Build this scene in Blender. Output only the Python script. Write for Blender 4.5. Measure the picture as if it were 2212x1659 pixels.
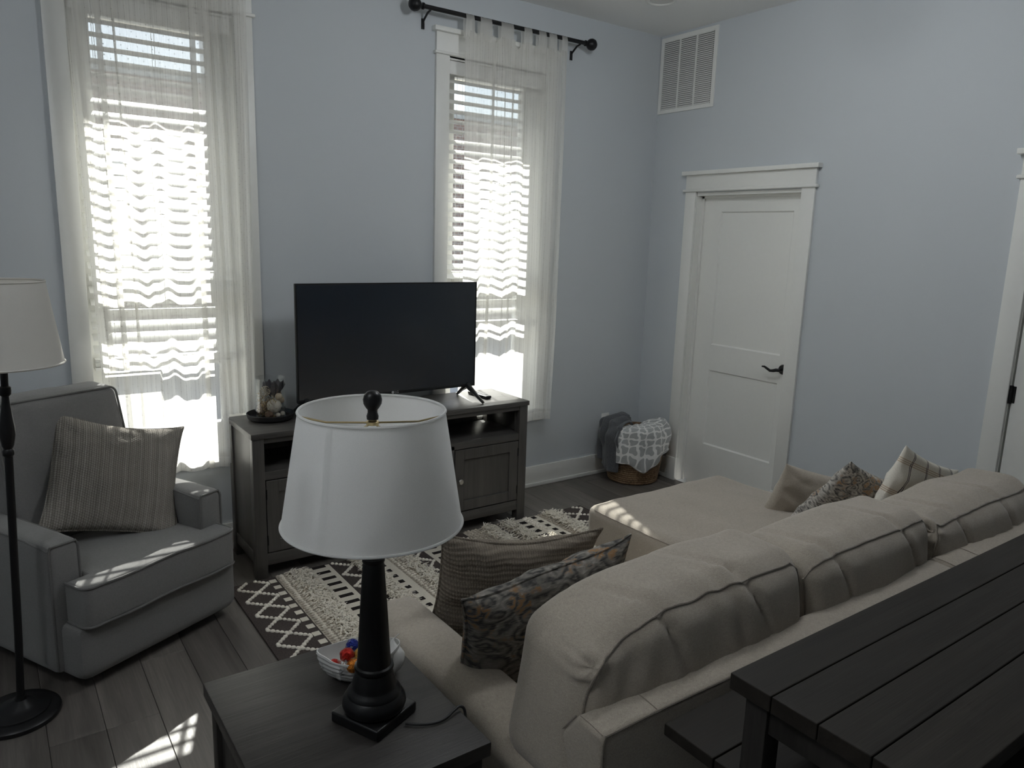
import bpy, bmesh, math, random
from mathutils.bvhtree import BVHTree
from mathutils import Vector, Matrix, noise
for o in list(bpy.data.objects):
    bpy.data.objects.remove(o)
SC = bpy.context.scene
COL = SC.collection
R = random.Random(7)
PI = math.pi

# ------------------------------------------------------------------ camera
def make_camera():
    yaw, pitch, roll = 0.62146, 0.19302, 0.03063
    f = Vector((math.sin(yaw)*math.cos(pitch), math.cos(yaw)*math.cos(pitch), -math.sin(pitch)))
    r = Vector((math.cos(yaw), -math.sin(yaw), 0)); u = r.cross(f)
    r2 = r*math.cos(roll)+u*math.sin(roll); u2 = -r*math.sin(roll)+u*math.cos(roll)
    cd = bpy.data.cameras.new('camera'); co = bpy.data.objects.new('camera', cd); COL.objects.link(co)
    m = Matrix((r2, u2, -f)).transposed().to_4x4(); m.translation = (-4.09201, -4.01801, 1.72039)
    co.matrix_world = m
    cd.sensor_fit = 'HORIZONTAL'; cd.sensor_width = 36; cd.lens = 1610.464/2212*36
    cd.clip_start = 0.05; cd.clip_end = 200
    SC.camera = co
make_camera()

# ------------------------------------------------------------------ light
SUN_EL, SUN_AZ = math.radians(36.5), math.radians(18.3)      # azimuth: from +y towards +x
SUN_POWER, SKY_POWER, EXPOSURE = 12.0, 0.11, 0.97
SUN_DIR = Vector((math.sin(SUN_AZ)*math.cos(SUN_EL), math.cos(SUN_AZ)*math.cos(SUN_EL), math.sin(SUN_EL)))
def make_light():
    w = bpy.data.worlds.new('world'); SC.world = w; w.use_nodes = True
    nt = w.node_tree; bg = nt.nodes['Background']
    sky = nt.nodes.new('ShaderNodeTexSky'); sky.sky_type = 'NISHITA'; sky.sun_disc = False
    sky.sun_elevation = SUN_EL; sky.sun_rotation = SUN_AZ; sky.air_density = 1.0; sky.dust_density = 1.0; sky.ozone_density = 1.5
    nt.links.new(sky.outputs[0], bg.inputs[0]); bg.inputs[1].default_value = SKY_POWER
    l = bpy.data.lights.new('sun', 'SUN'); l.energy = SUN_POWER; l.angle = math.radians(0.53); l.color = (1.0, 0.965, 0.915)
    lo = bpy.data.objects.new('sun', l); COL.objects.link(lo)
    lo.rotation_euler = SUN_DIR.to_track_quat('Z', 'Y').to_euler(); lo.location = (2, 10, 9)
make_light()
vs = SC.view_settings
vs.view_transform = 'Standard'; vs.look = 'None'; vs.exposure = EXPOSURE; vs.gamma = 1.0; vs.use_curve_mapping = False
cy = SC.cycles
cy.max_bounces = 14; cy.diffuse_bounces = 8; cy.glossy_bounces = 4; cy.transmission_bounces = 8; cy.transparent_max_bounces = 32
cy.caustics_reflective = False; cy.caustics_refractive = False
cy.sample_clamp_indirect = 6.0; cy.use_denoising = True

# ------------------------------------------------------------------ materials
def newmat(name):
    m = bpy.data.materials.new(name); m.use_nodes = True
    nt = m.node_tree; return m, nt, nt.nodes['Principled BSDF']
def nd(nt, typ, ins=None, **kw):
    n = nt.nodes.new(typ)
    for k, v in kw.items(): setattr(n, k, v)
    for k, v in (ins or {}).items():
        if hasattr(v, 'is_linked'): nt.links.new(v, n.inputs[k])
        else: n.inputs[k].default_value = v
    return n
def c4(c): return (c[0], c[1], c[2], 1)
def ramp(nt, fac, stops, interp='LINEAR'):
    n = nd(nt, 'ShaderNodeValToRGB', {'Fac': fac}); cr = n.color_ramp; cr.interpolation = interp
    while len(cr.elements) < len(stops): cr.elements.new(0.5)
    for e, (p, c) in zip(cr.elements, stops): e.position = p; e.color = c4(c)
    return n.outputs[0]
def coords(nt, scale=(1, 1, 1), rot=(0, 0, 0), which='Object'):
    tc = nd(nt, 'ShaderNodeTexCoord')
    mp = nd(nt, 'ShaderNodeMapping', {'Vector': tc.outputs[which], 'Scale': scale, 'Rotation': rot})
    return mp.outputs[0]
def noisef(nt, vec, scale, detail=3, rough=.5, dist=0.0):
    return nd(nt, 'ShaderNodeTexNoise', {'Vector': vec, 'Scale': scale, 'Detail': detail, 'Roughness': rough, 'Distortion': dist}).outputs['Fac']
def bump(nt, b, h, strength=.3, dist=.002):
    n = nd(nt, 'ShaderNodeBump', {'Height': h, 'Strength': strength, 'Distance': dist})
    nt.links.new(n.outputs[0], b.inputs['Normal'])
def math2(nt, op, a, b2=0.0):
    return nd(nt, 'ShaderNodeMath', {0: a, 1: b2}, operation=op).outputs[0]
def plain(name, col, rough=.5, metal=0.0, nz=0.0, nscale=60, bmp=0.0, spec=.5):
    m, nt, b = newmat(name); b.inputs['Roughness'].default_value = rough; b.inputs['Metallic'].default_value = metal
    b.inputs['Specular IOR Level'].default_value = spec
    v = coords(nt); f = noisef(nt, v, nscale, 4)
    k = nz
    nt.links.new(ramp(nt, f, [(.25, [c*(1-k) for c in col]), (.75, [min(1, c*(1+k)) for c in col])]), b.inputs['Base Color'])
    if bmp: bump(nt, b, f, bmp, .001)
    return m
def wood(name, c1, c2, axis=0, scale=1.0, rough=.45, perobj=.0, bmp=.25, spec=.5):
    m, nt, b = newmat(name); b.inputs['Specular IOR Level'].default_value = spec
    sc = [9*scale]*3; sc[axis] = .75*scale
    v = coords(nt, sc)
    if perobj:
        oi = nd(nt, 'ShaderNodeObjectInfo')
        off = nd(nt, 'ShaderNodeCombineXYZ', {0: math2(nt, 'MULTIPLY', oi.outputs['Random'], 37.0), 1: math2(nt, 'MULTIPLY', oi.outputs['Random'], 91.0), 2: 0.0})
        v = nd(nt, 'ShaderNodeVectorMath', {0: v, 1: off.outputs[0]}, operation='ADD').outputs[0]
    n1 = noisef(nt, v, 1.1, 6, .6, 1.6)
    sc2 = [95*scale]*3; sc2[axis] = 3.0*scale
    n2 = noisef(nt, coords(nt, sc2), 1.5, 4, .65)
    f = math2(nt, 'ADD', math2(nt, 'MULTIPLY', n1, .65), math2(nt, 'MULTIPLY', n2, .35))
    colr = ramp(nt, f, [(.32, c1), (.52, [(a+b_)/2 for a, b_ in zip(c1, c2)]), (.68, c2)])
    if perobj:
        g = math2(nt, 'ADD', math2(nt, 'MULTIPLY', oi.outputs['Random'], perobj), 1-perobj/2)
        colr = nd(nt, 'ShaderNodeVectorMath', {0: colr, 1: nd(nt, 'ShaderNodeCombineXYZ', {0: g, 1: g, 2: g}).outputs[0]}, operation='MULTIPLY').outputs[0]
    nt.links.new(colr, b.inputs['Base Color'])
    nt.links.new(math2(nt, 'ADD', math2(nt, 'MULTIPLY', n2, .25), rough-.12), b.inputs['Roughness'])
    bump(nt, b, n2, bmp, .0012)
    return m
def fabric(name, c1, c2, scale=420, bmp=.35, rough=.95, weave=0):
    m, nt, b = newmat(name); b.inputs['Roughness'].default_value = rough
    b.inputs['Specular IOR Level'].default_value = .2
    b.inputs['Sheen Weight'].default_value = .25; b.inputs['Sheen Roughness'].default_value = .6
    v = coords(nt)
    fine = noisef(nt, v, scale, 2, .7); big = noisef(nt, v, 7, 3)
    slub = noisef(nt, coords(nt, (1.0, 1.0, 5.0)), 95, 3, .7)
    f = math2(nt, 'ADD', math2(nt, 'ADD', math2(nt, 'MULTIPLY', fine, .62), math2(nt, 'MULTIPLY', slub, .28)), math2(nt, 'MULTIPLY', big, .10))
    nt.links.new(ramp(nt, f, [(.34, c1), (.66, c2)]), b.inputs['Base Color'])
    bump(nt, b, fine, bmp, .0008)
    return m
def knit(name, stops, rowaxis, sc=95, chain=260):
    """ribbed weave: ribs step along rowaxis, stitches run along the ribs"""
    m, nt, b = newmat(name); b.inputs['Roughness'].default_value = .95; b.inputs['Specular IOR Level'].default_value = .15
    v = coords(nt); sx = nd(nt, 'ShaderNodeSeparateXYZ', {0: v})
    a = sx.outputs[rowaxis]; o = sx.outputs[2 if rowaxis == 0 else 0]
    wob = math2(nt, 'MULTIPLY', noisef(nt, v, 6, 1), .006)
    aa = math2(nt, 'ADD', a, wob)
    rib = math2(nt, 'SINE', math2(nt, 'MULTIPLY', aa, sc*6.283))
    row = math2(nt, 'FLOOR', math2(nt, 'MULTIPLY', aa, sc))
    st = math2(nt, 'SINE', math2(nt, 'ADD', math2(nt, 'MULTIPLY', o, chain*6.283), math2(nt, 'MULTIPLY', row, 2.1)))
    stripe = nd(nt, 'ShaderNodeTexNoise', {'Vector': nd(nt, 'ShaderNodeCombineXYZ', {0: math2(nt, 'MULTIPLY', aa, 70.0)}).outputs[0], 'Scale': 1.0, 'Detail': 4.0}).outputs['Fac']
    h = math2(nt, 'ADD', math2(nt, 'MULTIPLY', rib, .5), math2(nt, 'MULTIPLY', st, .35))
    f = math2(nt, 'ADD', math2(nt, 'MULTIPLY', h, .13), math2(nt, 'ADD', math2(nt, 'MULTIPLY', stripe, .55), .22))
    f = math2(nt, 'ADD', f, math2(nt, 'MULTIPLY', math2(nt, 'SUBTRACT', noisef(nt, v, 420, 1), .5), .4))
    nt.links.new(ramp(nt, f, stops), b.inputs['Base Color'])
    bump(nt, b, h, .55, .0025)
    return m
def ikat(name, lift=1.0, sc=8.5):
    """faded ikat: broken grey and taupe figures with feathered edges, cream and rust flecks"""
    m, nt, b = newmat(name); b.inputs['Roughness'].default_value = .9; b.inputs['Specular IOR Level'].default_value = .2
    v = coords(nt)
    feather = noisef(nt, coords(nt, (45, 45, 330)), 1.0, 3)
    n0 = nd(nt, 'ShaderNodeTexNoise', {'Vector': v, 'Scale': 7.0, 'Detail': 4.0})
    sh = nd(nt, 'ShaderNodeVectorMath', {0: n0.outputs['Color'], 1: (.16, .05, .10)}, operation='MULTIPLY').outputs[0]
    vv = nd(nt, 'ShaderNodeVectorMath', {0: v, 1: sh}, operation='ADD').outputs[0]
    vv = nd(nt, 'ShaderNodeMapping', {'Vector': vv, 'Scale': (1.0, 1.0, 1.7)}).outputs[0]
    d = nd(nt, 'ShaderNodeTexVoronoi', {'Vector': vv, 'Scale': sc}, feature='F1').outputs['Distance']
    fig = math2(nt, 'SINE', math2(nt, 'MULTIPLY', math2(nt, 'ADD', d, math2(nt, 'MULTIPLY', feather, .10)), 19.0))
    fig = math2(nt, 'MULTIPLY', fig, math2(nt, 'ADD', noisef(nt, v, 11, 3), .1))
    f = math2(nt, 'ADD', math2(nt, 'MULTIPLY', fig, .26), math2(nt, 'ADD', math2(nt, 'MULTIPLY', feather, .72), .14))
    L_ = lambda c: tuple(min(.8, x*lift) for x in c)
    base = ramp(nt, f, [(.24, (.055, .053, .052)), (.36, L_((.12, .115, .108))), (.48, L_((.22, .205, .185))), (.66, L_((.30, .28, .255))), (.84, L_((.52, .485, .43)))])
    fm = math2(nt, 'MULTIPLY', ramp(nt, noisef(nt, v, 13, 2), [(.56, (0, 0, 0)), (.63, (1, 1, 1))]), ramp(nt, f, [(.52, (0, 0, 0)), (.58, (1, 1, 1)), (.74, (1, 1, 1)), (.78, (0, 0, 0))]))
    nt.links.new(mixrgb(nt, math2(nt, 'MULTIPLY', fm, .8), base, (.34, .18, .07, 1)), b.inputs['Base Color'])
    bump(nt, b, feather, .4, .001)
    return m
def mixrgb(nt, fac, a, b2):
    n = nt.nodes.new('ShaderNodeMix'); n.data_type = 'RGBA'
    for i, v in ((0, fac), (6, a), (7, b2)):
        if hasattr(v, 'is_linked'): nt.links.new(v, n.inputs[i])
        else: n.inputs[i].default_value = v
    return n.outputs[2]
def fract_mask(nt, a, period, offs, width):
    """1 inside narrow lines at the given offsets of a repeating period"""
    t = math2(nt, 'MODULO', math2(nt, 'ADD', a, 50*period), period)
    out = None
    for o in offs:
        k = math2(nt, 'LESS_THAN', math2(nt, 'ABSOLUTE', math2(nt, 'SUBTRACT', t, o)), width/2)
        out = k if out is None else math2(nt, 'MAXIMUM', out, k)
    return out
def plaid(name):
    m, nt, b = newmat(name); b.inputs['Roughness'].default_value = .9; b.inputs['Specular IOR Level'].default_value = .2
    v = coords(nt); s = nd(nt, 'ShaderNodeSeparateXYZ', {0: v})
    base = ramp(nt, noisef(nt, v, 300, 2), [(.3, (.70, .66, .58)), (.7, (.86, .82, .74))])
    tan = fract_mask(nt, s.outputs[2], .135, (.03, .038, .046), .0045)
    dark = fract_mask(nt, s.outputs[0], .13, (.05, .060), .0055)
    c = mixrgb(nt, math2(nt, 'MULTIPLY', tan, .75), base, (.48, .34, .22, 1))
    c = mixrgb(nt, math2(nt, 'MULTIPLY', dark, .92), c, (.07, .06, .065, 1))
    nt.links.new(c, b.inputs['Base Color']); bump(nt, b, noisef(nt, v, 400, 2), .3, .001)
    return m
def sheer(name):
    """thin woven curtain: see-through gaps between white threads, darker slub threads with knots"""
    m, nt, b = newmat(name); nt.nodes.remove(b)
    uv = nd(nt, 'ShaderNodeUVMap', uv_map='fabric'); s = nd(nt, 'ShaderNodeSeparateXYZ', {0: uv.outputs[0]})
    u, v = s.outputs[0], s.outputs[1]
    wob = math2(nt, 'MULTIPLY', noisef(nt, nd(nt, 'ShaderNodeCombineXYZ', {0: math2(nt, 'MULTIPLY', u, 7.0), 1: math2(nt, 'MULTIPLY', v, 3.0)}).outputs[0], 1.0, 2), .010)
    uu = math2(nt, 'ADD', u, wob)
    thread = fract_mask(nt, uu, .031, (.012,), .0017)
    seg = math2(nt, 'LESS_THAN', math2(nt, 'ABSOLUTE', math2(nt, 'SUBTRACT', math2(nt, 'MODULO', math2(nt, 'ADD', v, math2(nt, 'MULTIPLY', math2(nt, 'FLOOR', math2(nt, 'DIVIDE', uu, .031)), .0137)), .044), .02)), .0022)
    knot = math2(nt, 'MULTIPLY', fract_mask(nt, uu, .031, (.012,), .0042), seg)
    line = math2(nt, 'MAXIMUM', math2(nt, 'MULTIPLY', thread, .5), knot)
    cloud = noisef(nt, nd(nt, 'ShaderNodeCombineXYZ', {0: math2(nt, 'MULTIPLY', u, 160.0), 1: math2(nt, 'MULTIPLY', v, 3.0)}).outputs[0], 1.0, 3)
    hem = math2(nt, 'LESS_THAN', v, .055)
    dens = math2(nt, 'ADD', .64, math2(nt, 'MULTIPLY', math2(nt, 'SUBTRACT', cloud, .5), .25))
    dens = math2(nt, 'MAXIMUM', dens, math2(nt, 'MULTIPLY', line, .93))
    dens = math2(nt, 'MAXIMUM', dens, math2(nt, 'MULTIPLY', hem, .74))
    col = mixrgb(nt, math2(nt, 'MULTIPLY', line, .75), (.88, .87, .84, 1), (.30, .28, .26, 1))
    d = nd(nt, 'ShaderNodeBsdfDiffuse', {'Color': col}); t = nd(nt, 'ShaderNodeBsdfTranslucent', {'Color': col})
    mx = nd(nt, 'ShaderNodeMixShader', {0: .62, 1: d.outputs[0], 2: t.outputs[0]})
    tr = nd(nt, 'ShaderNodeBsdfTransparent')
    m2 = nd(nt, 'ShaderNodeMixShader', {0: dens, 1: tr.outputs[0], 2: mx.outputs[0]})
    nt.links.new(m2.outputs[0], nt.nodes['Material Output'].inputs[0])
    return m
def glass(name, tint=(1, 1, 1), refl=.08):
    m, nt, b = newmat(name); nt.nodes.remove(b)
    lw = nd(nt, 'ShaderNodeLayerWeight', {'Blend': .5})
    fr = math2(nt, 'ADD', math2(nt, 'MULTIPLY', math2(nt, 'POWER', lw.outputs['Facing'], 4.0), .75), .05)
    gl = nd(nt, 'ShaderNodeBsdfGlossy', {'Color': (1, 1, 1, 1), 'Roughness': .02}); tr = nd(nt, 'ShaderNodeBsdfTransparent', {'Color': c4(tint)})
    mx = nd(nt, 'ShaderNodeMixShader', {0: fr, 1: tr.outputs[0], 2: gl.outputs[0]})
    nt.links.new(mx.outputs[0], nt.nodes['Material Output'].inputs[0])
    return m
def shade_mat(name, col, trans=.5):
    m, nt, b = newmat(name); nt.nodes.remove(b)
    v = coords(nt); f = noisef(nt, v, 600, 2)
    c = ramp(nt, f, [(.3, [x*.95 for x in col]), (.7, col)])
    d = nd(nt, 'ShaderNodeBsdfDiffuse', {'Color': c}); t = nd(nt, 'ShaderNodeBsdfTranslucent', {'Color': c})
    mx = nd(nt, 'ShaderNodeMixShader', {0: trans, 1: d.outputs[0], 2: t.outputs[0]})
    nt.links.new(mx.outputs[0], nt.nodes['Material Output'].inputs[0])
    return m
def lattice_throw(name):
    m, nt, b = newmat(name); b.inputs['Roughness'].default_value = 1.0; b.inputs['Specular IOR Level'].default_value = .1
    b.inputs['Sheen Weight'].default_value = .5
    uv = nd(nt, 'ShaderNodeUVMap', uv_map='fabric')
    v = nd(nt, 'ShaderNodeMapping', {'Vector': uv.outputs[0], 'Scale': (8.5, 8.5, 1)}).outputs[0]
    s = nd(nt, 'ShaderNodeSeparateXYZ', {0: v}); x, y = s.outputs[0], s.outputs[1]
    w = math2(nt, 'MULTIPLY', math2(nt, 'COSINE', math2(nt, 'MULTIPLY', x, 6.283)), math2(nt, 'COSINE', math2(nt, 'MULTIPLY', y, 6.283)))
    w2 = math2(nt, 'ADD', w, math2(nt, 'MULTIPLY', math2(nt, 'SINE', math2(nt, 'MULTIPLY', math2(nt, 'ADD', x, y), 12.566)), .22))
    k = math2(nt, 'LESS_THAN', math2(nt, 'ABSOLUTE', w2), .30)
    edge = noisef(nt, v, 30, 2)
    k = math2(nt, 'MULTIPLY', k, math2(nt, 'ADD', edge, .45))
    nt.links.new(mixrgb(nt, k, (.40, .41, .41, 1), (.86, .86, .84, 1)), b.inputs['Base Color'])
    bump(nt, b, math2(nt, 'ADD', math2(nt, 'MULTIPLY', k, 1.0), noisef(nt, v, 60, 2)), .5, .002)
    return m
def brick_mat(name):
    m, nt, b = newmat(name); b.inputs['Roughness'].default_value = .9
    v = coords(nt, rot=(PI/2, 0, 0))
    br = nd(nt, 'ShaderNodeTexBrick', {'Vector': v, 'Color1': (.30, .19, .16, 1), 'Color2': (.22, .14, .125, 1), 'Mortar': (.42, .40, .38, 1), 'Scale': 4.4, 'Mortar Size': .02})
    nt.links.new(br.outputs[0], b.inputs['Base Color'])
    return m

M = {}
M['wall'] = plain('wall_paint', (.565, .596, .622), .75, nz=.015, nscale=300, bmp=.06)
M['ceiling'] = plain('ceiling_paint', (.86, .86, .85), .9, nz=.02, nscale=120, bmp=.5)
M['trim'] = plain('trim_paint', (.80, .80, .77), .38, nz=.01, nscale=40)
M['doorw'] = plain('door_paint', (.80, .80, .77), .33, nz=.01, nscale=40)
M['plank'] = wood('floor_plank', (.085, .075, .067), (.20, .18, .162), 1, 1.0, .42, perobj=.5, bmp=.18)
M['slab'] = plain('floor_slab', (.10, .09, .08), .7)
M['standwood'] = wood('grey_stained_wood', (.048, .045, .043), (.102, .095, .088), 0, 1.0, .42, bmp=.15)
M['standwoodv'] = wood('grey_stained_wood_upright', (.048, .045, .043), (.102, .095, .088), 2, 1.0, .36, bmp=.1)
M['darkwood'] = wood('espresso_wood', (.020, .018, .017), (.052, .047, .043), 0, 1.2, .45, bmp=.6, spec=.35)
M['darkwoodv'] = wood('espresso_wood_upright', (.022, .020, .019), (.05, .046, .042), 2, 1.2, .45, bmp=.4, spec=.2)
M['consolewood'] = wood('charcoal_plank_wood', (.014, .012, .0105), (.036, .031, .026), 0, .9, .55, perobj=.25, bmp=.6, spec=.16)
M['sofa'] = fabric('beige_linen', (.262, .228, .186), (.485, .430, .362), 520, .14)
M['chair'] = fabric('grey_linen', (.135, .132, .130), (.225, .22, .215), 560, .14)
M['piping'] = fabric('grey_piping', (.10, .098, .096), (.17, .166, .16), 420, .3)
M['sofapipe'] = fabric('beige_piping', (.17, .145, .118), (.30, .262, .22), 330, .3)
M['knit'] = knit('striped_knit', [(.22, (.12, .108, .095)), (.42, (.21, .192, .17)), (.58, (.31, .288, .255)), (.8, (.48, .455, .415))], 0, 115, 100)
M['knith'] = knit('striped_knit_rows', [(.22, (.085, .068, .054)), (.42, (.16, .135, .11)), (.58, (.245, .212, .172)), (.8, (.40, .355, .295))], 2, 60, 110)
M['ikat'] = ikat('ikat_print', .85, 11.0)
M['ikat2'] = ikat('light_ikat_print', 1.55, 15.0)
M['plaid'] = plaid('cream_plaid')
M['black'] = plain('black_metal', (.012, .012, .013), .38, .3, spec=.4)
M['blackm'] = plain('matt_black', (.010, .010, .011), .5)
M['blackwood'] = plain('black_lacquer', (.005, .005, .0055), .36, spec=.35)
M['tvbody'] = plain('black_plastic', (.008, .009, .010), .4)
M['screen'] = plain('tv_screen_glass', (.010, .015, .024), .22, spec=.9)
M['shade'] = shade_mat('white_linen_shade', (.93, .93, .92), .52)
M['shade2'] = shade_mat('cream_linen_shade', (.76, .74, .70), .35)
M['brass'] = plain('brass', (.62, .50, .28), .3, 1.0)
M['steel'] = plain('brushed_steel', (.5, .49, .47), .35, 1.0)
M['sheer'] = sheer('white_sheer_voile')
M['slat'] = plain('white_slat', (.80, .80, .78), .45)
M['cordw'] = plain('white_cord', (.75, .75, .72), .8)
M['glass'] = glass('window_glass', (.96, .98, .97))
M['vglass'] = glass('clear_glass', (.97, .98, .98))
M['vinyl'] = plain('white_vinyl', (.78, .78, .76), .4)
M['ceramic'] = plain('white_ceramic', (.72, .71, .69), .15)
M['cream'] = plain('cream_wool', (.84, .79, .70), 1.0, nz=.08, nscale=90, bmp=.4, spec=.1)
M['creamflat'] = plain('cream_flatweave', (.72, .67, .58), 1.0, nz=.10, nscale=260, bmp=.6, spec=.1)
M['oat'] = plain('oatmeal_wool', (.50, .45, .38), 1.0, nz=.3, nscale=120, bmp=.5, spec=.1)
M['darkwool'] = plain('charcoal_wool', (.075, .062, .058), 1.0, nz=.55, nscale=170, bmp=.9, spec=.1)
M['blackwool'] = plain('black_wool', (.025, .021, .021), 1.0, nz=.3, nscale=200, bmp=.6, spec=.1)
M['basket'] = None
M['throwdark'] = fabric('charcoal_knit', (.055, .058, .065), (.12, .125, .135), 160, .8)
M['throwlight'] = lattice_throw('grey_lattice_fleece')
M['brick'] = brick_mat('red_brick')
M['concrete'] = plain('pale_concrete', (.46, .45, .43), .9, nz=.1, nscale=3)
M['soffit'] = plain('beige_soffit', (.55, .51, .44), .8)
M['stone'] = plain('pale_stone', (.55, .50, .43), .7, nz=.25, nscale=30, bmp=.3)
M['tanball'] = plain('tan_wood', (.52, .42, .31), .6, nz=.2, nscale=50)
M['brownball'] = plain('brown_pod', (.16, .095, .06), .7, nz=.4, nscale=60, bmp=.5)
M['moss'] = plain('dry_moss', (.34, .24, .11), 1.0, nz=.5, nscale=40)
M['vine'] = plain('bleached_vine', (.46, .40, .32), .8, nz=.2)
M['petal'] = plain('dark_petal', (.045, .04, .05), .8, nz=.3, nscale=40)
def bmat():
    m, nt, b = newmat('woven_seagrass'); b.inputs['Roughness'].default_value = .8
    v = coords(nt); f = noisef(nt, v, 90, 3); g = noisef(nt, v, 12, 2)
    nt.links.new(ramp(nt, math2(nt, 'ADD', math2(nt, 'MULTIPLY', f, .6), math2(nt, 'MULTIPLY', g, .4)), [(.32, (.075, .042, .02)), (.5, (.19, .115, .06)), (.7, (.34, .23, .13))]), b.inputs['Base Color'])
    bump(nt, b, f, .6, .002)
    return m
M['basket'] = bmat()
def foil(name, col):
    m, nt, b = newmat(name); b.inputs['Metallic'].default_value = .75; b.inputs['Roughness'].default_value = .28
    v = coords(nt); f = noisef(nt, v, 160, 3, .6, 1.0)
    nt.links.new(ramp(nt, f, [(.3, [x*.45 for x in col]), (.7, col)]), b.inputs['Base Color']); bump(nt, b, f, .9, .004)
    return m
M['foil_red'] = foil('red_foil', (.62, .03, .02)); M['foil_blue'] = foil('blue_foil', (.02, .04, .30))
M['foil_gold'] = foil('gold_foil', (.72, .46, .10)); M['foil_orange'] = foil('orange_foil', (.80, .26, .03)); M['foil_white'] = foil('white_foil', (.8, .8, .8))
def cello():
    m, nt, b = newmat('clear_wrapper'); nt.nodes.remove(b)
    gl = nd(nt, 'ShaderNodeBsdfGlossy', {'Color': (1, 1, 1, 1), 'Roughness': .12}); tr = nd(nt, 'ShaderNodeBsdfTransparent', {'Color': (.95, .95, .95, 1)})
    mx = nd(nt, 'ShaderNodeMixShader', {0: .3, 1: tr.outputs[0], 2: gl.outputs[0]}); nt.links.new(mx.outputs[0], nt.nodes['Material Output'].inputs[0])
    return m
M['cello'] = cello()
def glow(name, col, k):
    m, nt, b = newmat(name); b.inputs['Base Color'].default_value = c4(col); b.inputs['Emission Color'].default_value = c4(col); b.inputs['Emission Strength'].default_value = k
    return m
FILL_POWER = 16.5
M['fillglow'] = glow('fill_globe_glow', (.93, .97, 1.0), FILL_POWER)  # glow of the out-of-view globes added as fill
M['lens'] = plain('frosted_lens', (.75, .75, .73), .6)
M['rubber'] = plain('black_rubber', (.015, .015, .016), .6)
M['buttons'] = plain('grey_buttons', (.35, .35, .36), .5)
M['logo'] = plain('silver_print', (.45, .45, .46), .4)

# ------------------------------------------------------------------ mesh helpers
def box(bm, x0, x1, y0, y1, z0, z1, bev=0.0, seg=2):
    r = bmesh.ops.create_cube(bm, size=1.0)
    vsx = r['verts']
    for v in vsx:
        v.co = Vector(((x0+x1)/2+v.co.x*(x1-x0), (y0+y1)/2+v.co.y*(y1-y0), (z0+z1)/2+v.co.z*(z1-z0)))
    if bev > 0:
        es = list({e for v in vsx for e in v.link_edges})
        bmesh.ops.bevel(bm, geom=es, offset=bev, segments=seg, affect='EDGES', profile=.5)
def tube(bm, pts, r, n=8, closed=False, caps=True):
    pts = [Vector(p) for p in pts]; N = len(pts); rings = []
    up = Vector((0, 0, 1)); prev = None
    for i, p in enumerate(pts):
        if closed: t = (pts[(i+1) % N]-pts[i-1])
        else: t = pts[min(i+1, N-1)]-pts[max(i-1, 0)]
        t.normalize()
        if prev is None:
            a = t.cross(up)
            if a.length < 1e-3: a = t.cross(Vector((1, 0, 0)))
            a.normalize()
        else:
            a = prev-t*prev.dot(t)
            if a.length < 1e-4: a = t.cross(up)
            a.normalize()
        prev = a; b = t.cross(a)
        rr = r[i] if isinstance(r, (list, tuple)) else r
        rings.append([bm.verts.new(p+a*math.cos(2*PI*k/n)*rr+b*math.sin(2*PI*k/n)*rr) for k in range(n)])
    L = N if closed else N-1
    for i in range(L):
        A, B = rings[i], rings[(i+1) % N]
        for k in range(n): bm.faces.new((A[k], A[(k+1) % n], B[(k+1) % n], B[k]))
    if caps and not closed:
        bm.faces.new(rings[0][::-1]); bm.faces.new(rings[-1])
def smooth(P, n):
    P = [Vector(p) for p in P]; out = []
    for i in range(len(P)-1):
        a, b, c, d = P[max(0, i-1)], P[i], P[i+1], P[min(len(P)-1, i+2)]
        for k in range(n):
            f = k/n; out.append(.5*((2*b)+(c-a)*f+(2*a-5*b+4*c-d)*f*f+(3*b-a-3*c+d)*f**3))
    return out+[P[-1]]
def lathe(bm, prof, n=32, cx=0, cy_=0, sx=1, sy=1, cap0=True, cap1=True):
    rings = []
    for r, z in prof:
        if r < 1e-5: rings.append([bm.verts.new((cx, cy_, z))])
        else: rings.append([bm.verts.new((cx+math.cos(2*PI*k/n)*r*sx, cy_+math.sin(2*PI*k/n)*r*sy, z)) for k in range(n)])
    for A, B in zip(rings, rings[1:]):
        for k in range(n):
            a = [A[k % len(A)], A[(k+1) % len(A)], B[(k+1) % len(B)], B[k % len(B)]]
            u = []
            for v in a:
                if v not in u: u.append(v)
            if len(u) > 2: bm.faces.new(u)
    if cap0 and len(rings[0]) > 1: bm.faces.new(rings[0][::-1])
    if cap1 and len(rings[-1]) > 1: bm.faces.new(rings[-1])
def ball(bm, c, r, sub=2, sc=(1, 1, 1), nz=0.0, nf=10, seed=0):
    q = bmesh.ops.create_icosphere(bm, subdivisions=sub, radius=1.0)
    for v in q['verts']:
        k = 1+nz*noise.noise(v.co*nf*.3+Vector((seed*3.1, seed*1.7, 0)))
        v.co = Vector((c[0]+v.co.x*r*sc[0]*k, c[1]+v.co.y*r*sc[1]*k, c[2]+v.co.z*r*sc[2]*k))
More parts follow.
